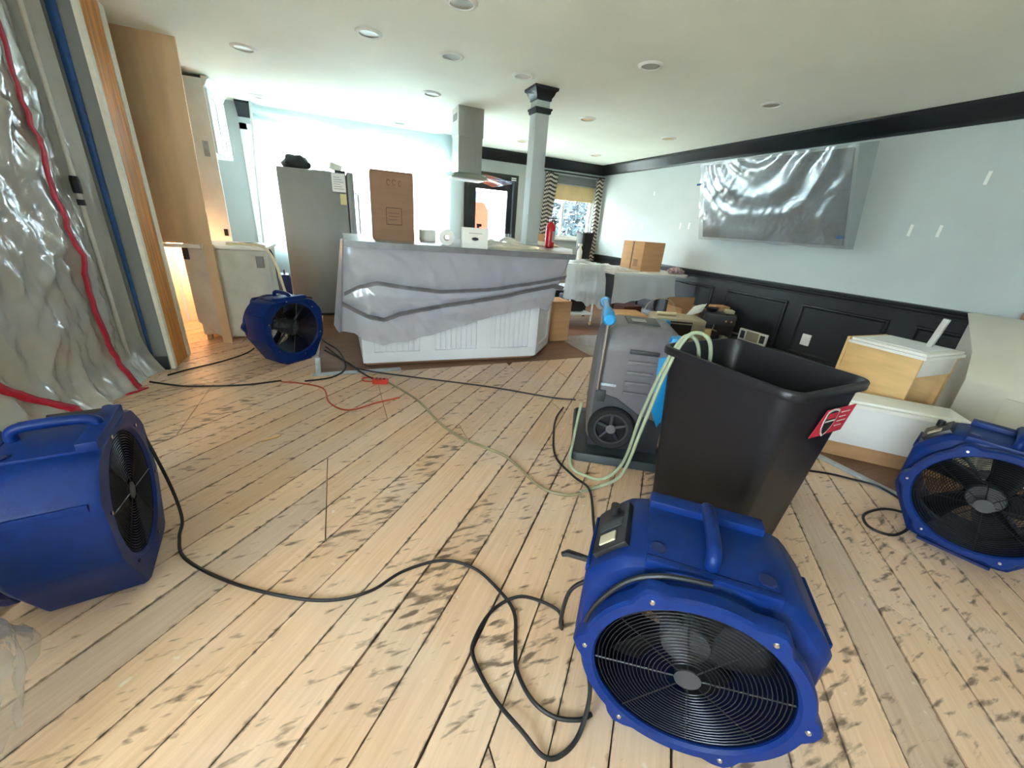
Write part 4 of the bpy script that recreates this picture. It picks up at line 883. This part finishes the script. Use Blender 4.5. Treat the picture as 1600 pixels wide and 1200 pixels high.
MB().tube([(-.06, -.14, .33), (-.06, -.15, .27), (-.02, -.19, .26)], .014, 8).build('spout', 'chrome', cm)
MB().lathe([(.04, .09), (.05, .2), (.045, .2), (.035, .1)], (.08, -.15, 0), 16).build('jug', 'steel', cm)
MB().box(-.15, -.07, -.16, -.105, .12, .27).build('tan_insert', 'brass', cm, bevel=.01)
MB().box(.07, .17, -.04, .08, .46, .50).build('control_pod', 'beige', cm, bevel=.006)
tag(MB().loft([rrect(.12, .07, .03, 0), rrect(.12, .07, .03, .09), rrect(.09, .05, .03, .12)]).build('grey_device', 'dgrey', loc=(4.28, 3.02, 0), rz=-.5), 'dark grey device on the floor behind the bin rim', 'device')
cbox('flat_box', 'small open box of parts on the coffee machine corner', 4.56, 3.62, 0, .2, .16, .5, -.3, 'cardb')

# curtains and blind
def curtain(name, xt0, xt1, xb0, xb1, z0, z1, label):
    n = 60
    def g(u, v): 
        x = lerp(lerp(xt0, xb0, v), lerp(xt1, xb1, v), u); return (x, YB - .09 + .03 * math.sin(u * 2 * PI * 4.5 + v), lerp(z1, z0, v))
    mb = MB().grid(g, n, 24)
    o = mb.build(name, 'chevron', smooth=180, fix=False, uv=lambda co, i: ((i % (n + 1)) / n * .45, co.z), thick=.003)
    return tag(o, label, 'curtain', 'chevron curtains')
curtain('curtain', 3.53, 3.78, 3.50, 3.68, .9, 2.22, 'chevron patterned curtain nearest the column, left of the window')
curtain('curtain', 4.62, 4.77, 4.64, 4.77, .75, 2.22, 'chevron patterned curtain in the far room corner, right of the window')
bd = thing('stacked_blind', 'raised grey slatted blind above the dining window', 'blind', (4.2, YB - .04, 2.07))
for i in range(4): MB().box(-.43, .43, -.02, .02, i * .034, i * .034 + .028).build('slat', 'blind', bd, bevel=.003)
tag(MB().tube([(3.5, YB - .09, 2.235), (4.78, YB - .09, 2.235)], .012, 8).build('curtain_rod', 'blkplastic'), 'black curtain rod over the dining window', 'curtain rod')

# ================================================================ RIGHT PILE
wc = thing('white_drawer_unit', 'long white cabinet with overhanging lid lying beside the right air mover', 'cabinet', (2.87, 1.24, 0), rad(-47))
MB().box(0, .66, .02, .255, .10, .36).build('carcass', 'white', wc, bevel=.003)
MB().box(.0, .65, .03, .25, 0, .10).build('toe_base', 'cardb', wc, bevel=.002)
MB().box(-.01, .68, .0, .27, .36, .385).build('lid', 'trimwhite', wc, bevel=.004)
MB().box(.03, .65, .03, .245, .385, .40).build('lid_panel', 'trimwhite', wc, bevel=.004)
bc = thing('birch_cabinet', 'birch plywood base cabinet with white doors stacked on its top', 'cabinet', (3.42, 1.56, 0), rad(-92))
MB().box(0, .43, 0, .018, 0, .66).build('side_panel', 'birch', bc, bevel=.002)
MB().box(0, .43, .44, .458, 0, .66).build('side_panel', 'birch', bc, bevel=.002)
MB().box(-.02, .0, -.01, .468, 0, .70).build('back_panel', 'birch', bc, bevel=.004)
MB().box(.0, .43, .018, .44, .02, .04).build('bottom', 'birch', bc)
MB().box(.41, .43, .018, .44, .54, .66).build('front_rail', 'trimwhite', bc, bevel=.002)
MB().box(.40, .432, .41, .44, .04, .54).build('stile', 'birch', bc)
MB().box(.16, .205, -.003, .0005, .36, .43).build('paper_tag', 'paper', bc)
d1 = MB().box(.0, .45, -.015, .47, .662, .682).build('loose_door', 'trimwhite', bc, bevel=.003)
d2 = MB().box(.01, .44, -.005, .46, .684, .702).build('loose_door', 'trimwhite', bc, bevel=.003)
MB().box(.06, .39, .06, .40, .702, .706).build('door_field', 'white', d2)
tag(MB().box(-.016, .016, -.016, .016, 0, .20, Matrix.Rotation(.12, 4, 'X')).build('grey_stick', 'pole', bevel=.003, loc=(3.72, 1.24, .705)), 'short grey square stick standing on the birch cabinet', 'stick')
bw = thing('white_appliance', 'big white appliance shell with sloping top against the right wall', 'appliance', (0, 0, 0))
PF = [(3.74, 0, 1.0), (4.62, 0, 1.38), (4.62, .90, 1.38), (4.42, .905, 1.36), (3.95, .70, 1.10), (3.80, .62, 1.04), (3.75, .55, 1.01)]
mb = MB(); mb.loft([[Vector((x, -.3, z)) for x, z, y in PF], [Vector((x, y, z)) for x, z, y in PF]]); mb.build('shell', 'offw', bw, bevel=.012, smooth=35)
MB().box(3.73, 3.745, -.1, .8, .08, .5).build('front_panel', 'offw', bw, bevel=.004)
tag(MB().box(-.2, .2, -.02, .02, 0, .95, Matrix.Rotation(-.05, 4, 'X')).build('cardboard_sheet', 'cardd', bevel=.002, loc=(4.72, .95, 0), rz=PI / 2), 'cardboard sheet slipped between white appliance and wall', 'cardboard sheet')
# ================================================================ PLASTIC BARRIER ON THE LEFT
FP = [(3.755, -1.45), (3.6, -1.55), (3.37, -1.53), (2.95, -1.62), (2.5, -1.76), (1.8, -1.93), (.8, -2.05), (-.6, -2.12)]
def film_x(y):
    for (a, c), (b, d) in zip(FP, FP[1:]):
        if y >= b: t = (y - a) / (b - a); return c + (d - c) * t
    return FP[-1][1]
def fdisp(y, z):
    d = .028 * nz(y * 2.3, z * .45, 1) + .022 * abs(nz(y * 5 + z * .8, z * .9, 4)) + .022 * nz(y * 11, z * 3.5, 7) * (1.1 - .25 * z) + .012 * nz(y * 21 + z * 6, z * 9, 2)
    d += .014 * (1 - abs(nz(y * 8 + z * 1.1, z * .8, 11))) ** 9 + .012 * (1 - abs(nz(y * 12 - z * 3.2, z * 1.7, 15))) ** 9 + .016 * (1 - abs(nz(y * 2.6 + z * .9, z * .55 + 3, 5))) ** 7 + .03 * (1 - abs(nz(y * 4.2 - z * 1.6, z * 1.1, 8))) ** 8 * (z < 1.7)
    return d * min(1, (3.76 - y) * 5) + .10 * max(0, 1 - z / .35) ** 2
def fsheet(u, v):
    y = lerp(3.755, 1.35, u); z = lerp(2.43, .005, v); return (film_x(y) + fdisp(y, z), y, z)
bar = thing('plastic_barrier', 'floor-to-ceiling clear plastic dust barrier with red zippers on the left', 'plastic barrier', (0, 0, 0))
MB().grid(fsheet, 150, 130).build('sheet', 'film_wall', bar, smooth=180, fix=False)
def ribbon(pts, wd, name, m, off=.012):
    P = spline(pts, 10); mb = MB(); vs = []
    for i, p in enumerate(P):
        y, z = p.x, p.y; w_ = wd * (1 + .16 * nz(i * .7, 0, 3))
        for s in (-1, 1):
            yy = y + s * w_ / 2; vs.append((film_x(yy) + max(fdisp(y, z), fdisp(yy, z), fdisp(y - s * w_ / 2, z)) + off, yy, max(.004, z)))
    n = len(P); mb.add(vs, [(2 * i, 2 * i + 1, 2 * i + 3, 2 * i + 2) for i in range(n - 1)])
    return mb.build(name, m, bar, smooth=180, fix=False, thick=.003)
ribbon([(3.40, 2.43), (3.40, 1.9), (3.38, 1.3), (3.37, .75), (3.37, .2), (3.36, .02)], .055, 'zipper', 'redzip')
ribbon([(2.35, 1.0), (2.50, .6), (2.68, .34), (2.84, .16), (2.95, .02)], .06, 'zipper', 'redzip')
MB().prism([(-.03, -.07), (.02, -.02), (.06, .05), (.0, .06), (-.03, .02)], 0, .006, Matrix.Translation((-1.40, 3.33, .002))).build('zipper_end', 'redzip', bar)
def gtape(u, v): z = lerp(2.42, .12, v); w_ = lerp(.058, .02, v ** .8); x = lerp(-1.415, -1.425, v) + (u - .5) * w_; return (x, 3.784, z)
MB().grid(gtape, 1, 30).build('blue_edge_tape', 'bluetape', bar, fix=False, thick=.002)
zp = thing('spring_pole', 'pale spring-loaded pole with black clamps propping the plastic barrier', 'pole', (-1.50, 3.62, 0))
MB().tube([(0, 0, .02), (.02, 0, 2.42)], .013, 10).build('tube', 'pole', zp)
MB().lathe([(.022, 1.27), (.024, 1.29), (.024, 1.35), (.02, 1.37)], (.01, 0, 0), 12).build('clamp', 'blkplastic', zp)
MB().lathe([(.02, 1.20), (.02, 1.235)], (.01, 0, 0), 12).build('clamp', 'blkplastic', zp)
MB().lathe([(.03, 0), (.03, .015), (.014, .03)], n=14).build('foot', 'blkplastic', zp)
MB().box(-.03, .09, -.03, .03, 2.42, 2.438).build('head_pad', 'blkplastic', zp)
def bagf(u, v):
    a = 2 * PI * u; ph = v * 1.5; R_ = .24 * math.sin(ph + .08) * (1 + .25 * nz(math.cos(a) * 2, math.sin(a) * 2, ph * 3)); return (-1.03 + R_ * math.cos(a) * 1.0, .92 + R_ * math.sin(a) * 1.25, .004 + .44 * math.cos(ph) ** .8 * (1 + .4 * nz(math.cos(a) * 3, math.sin(a) * 3, ph * 2)) + .03 * (1 - abs(nz(math.cos(a) * 5, math.sin(a) * 5, ph * 4))) ** 5)
tag(MB().grid(bagf, 60, 34).build('crumpled_film', 'film_bag', smooth=180, fix=False), 'crumpled clear plastic film heaped in the bottom left corner', 'plastic film')
tag(MB().box(-.022, .022, -.02, .02, 0, .30, Matrix.Rotation(-.12, 4, 'Y')).build('black_post', 'blkplastic', bevel=.004, loc=(-1.12, 1.40, 0)), 'black post standing just in front of the left air mover', 'post')
# ================================================================ CORDS AND HOSES
def cord(name, label, pts, r, m, cat='cord', z=None):
    P = [(p[0], p[1], p[2] if len(p) > 2 else r + .001) for p in pts]
    return tag(MB().tube(spline(P, 8), r, 8).build(name, m), label, cat)
cord('power_cord', 'long black cord winding from the left air mover towards the nearest one', [(-.79, 1.815, .45), (-.765, 1.81, .30), (-.735, 1.79, .12), (-.705, 1.72, .02), (-.69, 1.62), (-.636, 1.486), (-.46, 1.312), (-.266, 1.179), (-.121, 1.114), (.007, 1.109), (.127, 1.157), (.279, 1.16), (.389, 1.082), (.448, .953), (.465, .851), (.424, .745), (.398, .671), (.406, .584), (.446, .523), (.51, .491), (.55, .49)], .0062, 'cord')
cord('power_cord', 'looped black cord lying left of the nearest air mover and hooked over its ring', [(.60, .62, .38), (.545, .665, .30), (.545, .69, .14), (.595, .74, .012), (.616, .809), (.513, .892, .02), (.398, .887), (.307, .811), (.284, .754), (.304, .632), (.345, .518, .02), (.38, .453), (.43, .441), (.49, .46, .02), (.535, .50, .10), (.515, .535, .25), (.51, .535, .38), (.56, .50, .50), (.62, .45, .555), (.70, .385, .568)], .0062, 'cord')
cord('power_cord', 'black cord on the floor leading to the plastic barrier foot', [(-1.369, 3.494), (-1.2, 3.39), (-1.078, 3.337), (-.749, 3.286), (-.497, 3.321)], .007, 'cord')
cord('extension_cord', 'thin orange cord snaking over the boards in front of the island', [(-.497, 3.30), (-.356, 3.234), (-.193, 3.09), (-.145, 2.813), (-.022, 2.653), (.176, 2.732), (.343, 2.784)], .0055, 'orange')
cord('power_cord', 'black cord curving behind the far air mover beside the tape strip', [(-.33, 3.27), (-.125, 3.32), (-.022, 3.54), (-.069, 4.02), (-.201, 4.379), (-.26, 4.6)], .007, 'cord')
cord('power_cord', 'long straight black cord running from the island foot to the dehumidifier', [(-.19, 4.20), (.0, 3.66), (.12, 3.42, .016), (.481, 3.189, .01), (1.06, 2.834), (1.494, 2.498), (1.66, 2.38, .02)], .0065, 'cord')
cord('power_cord', 'short black cord plugged into the red cord splitter', [(-.20, 4.08), (.007, 3.62, .018), (.10, 3.36, .016), (.191, 3.179, .012)], .0065, 'cord')
cord('drain_hose', 'olive tan hose crossing the boards from the red splitter to the bin', [(.287, 3.114), (.453, 2.72), (.544, 2.275), (.648, 2.029), (.813, 1.79), (.873, 1.484), (.966, 1.371), (1.06, 1.35)], .0075, 'tanhose', 'hose')
cord('power_cord', 'black cord bowing out from the dehumidifier tray towards the nearest air mover', [(1.50, 2.30), (1.36, 2.16), (1.224, 1.949), (1.103, 1.703), (1.103, 1.502), (1.11, 1.352, .02), (1.0, 1.146), (.93, 1.03), (.80, .86, .10), (.73, .74, .35), (.70, .66, .50)], .0065, 'cord')
cord('power_cord', 'black cord on the floor from the bin to the right air mover', [(2.1, 1.25), (2.4, 1.18), (2.627, 1.063), (2.735, .961), (2.80, .86, .012), (2.79, .74)], .0065, 'cord')
tag(MB().tube(spline([(2.66, .668, .008), (2.583, .73, .008), (2.423, .74, .008), (2.34, .694, .008), (2.332, .641, .008), (2.381, .597, .008), (2.495, .595, .008), (2.60, .622, .008)], 6, True), .0065, 8, True).build('cord_loop', 'cord'), 'loop of black cord lying beside the right air mover', 'cord')
cord('condensate_hose', 'pale green hose rising from the floor over the bin rim', [(1.30, 1.80, .30), (1.24, 1.74, .10), (1.143, 1.60, .012), (1.165, 1.48, .012), (1.25, 1.42, .012), (1.31, 1.36, .15), (1.30, 1.30, .45), (1.31, 1.24, .72), (1.35, 1.21, .87), (1.40, 1.19, .875), (1.43, 1.17, .80), (1.44, 1.16, .62)], .0085, 'hose', 'hose')
cord('condensate_hose', 'second pale green hose looping over the bin rim into the bin', [(1.06, 1.36, .012), (1.20, 1.37, .012), (1.29, 1.33, .10), (1.295, 1.27, .40), (1.30, 1.215, .70), (1.34, 1.18, .885), (1.41, 1.15, .90), (1.45, 1.13, .82), (1.46, 1.12, .6)], .0085, 'hose', 'hose')
cord('drain_hose', 'cream hose hanging from the dishwasher top down to the far air mover', [(-.98, 4.75, .925), (-.80, 4.66, .93), (-.66, 4.58, .92), (-.57, 4.52, .80), (-.52, 4.48, .55), (-.47, 4.45, .30), (-.45, 4.46, .02)], .012, 'cream', 'hose')
cord('drain_hose', 'thin grey hose beside the cream one on the dishwasher', [(-.90, 4.85, .925), (-.72, 4.74, .93), (-.60, 4.66, .86), (-.575, 4.62, .6), (-.56, 4.6, .35), (-.55, 4.55, .02)], .007, 'dgrey', 'hose')
cord('power_cord', 'black cord from the partition foot to the far air mover', [(-1.30, 3.62), (-1.189, 3.74), (-.994, 3.908), (-.86, 4.10), (-.82, 4.25)], .0065, 'cord')
rs = thing('cord_splitter', 'red three-way cord splitter on the boards in front of the island', 'splitter', (.235, 3.12, 0), -.3)
MB().loft([rrect(.06, .03, .012, 0), rrect(.062, .032, .012, .03), rrect(.05, .022, .01, .038)]).build('block', 'redp', rs)
for x in (-.03, 0, .03): MB().box(x - .009, x + .009, -.012, .012, .037, .041).build('outlet', 'blkplastic', rs)
MB().tube(spline([(-.06, 0, .012), (-.14, .02, .008), (-.16, .08, .008), (-.09, .1, .008), (-.04, .04, .01)]), .005, 6).build('lead', 'redp', rs)
hk = tag(MB().tube([(.585, .79, .30), (.60, .78, .31), (.66, .70, .33), (.70, .66, .36)], [.008, .012, .008, .01], 8).build('cord_plug', 'blkplastic'), 'black plug end sticking out left of the nearest air mover', 'plug')
chp = thing('wood_splinter', 'small wood splinter lying on the boards', 'debris', (-.46, 2.38, 0), .4)
MB().prism([(-.05, -.008), (.03, -.012), (.06, .004), (-.02, .012)], 0, .008).build('splinter', 'birch', chp)
# clear film over the brown floor by the dining corner
def ff(u, v): x, y = lerp(2.48, 3.75, u), lerp(3.28, 4.2, v); return (x, y + .03 * nz(x * 3, 0, 1), .004 + .008 * abs(nz(x * 7, y * 7, 3)))
tag(MB().grid(ff, 40, 30).build('floor_film', 'film_floor', smooth=180, fix=False), 'clear plastic film spread on the brown floor past the island', 'plastic sheet')
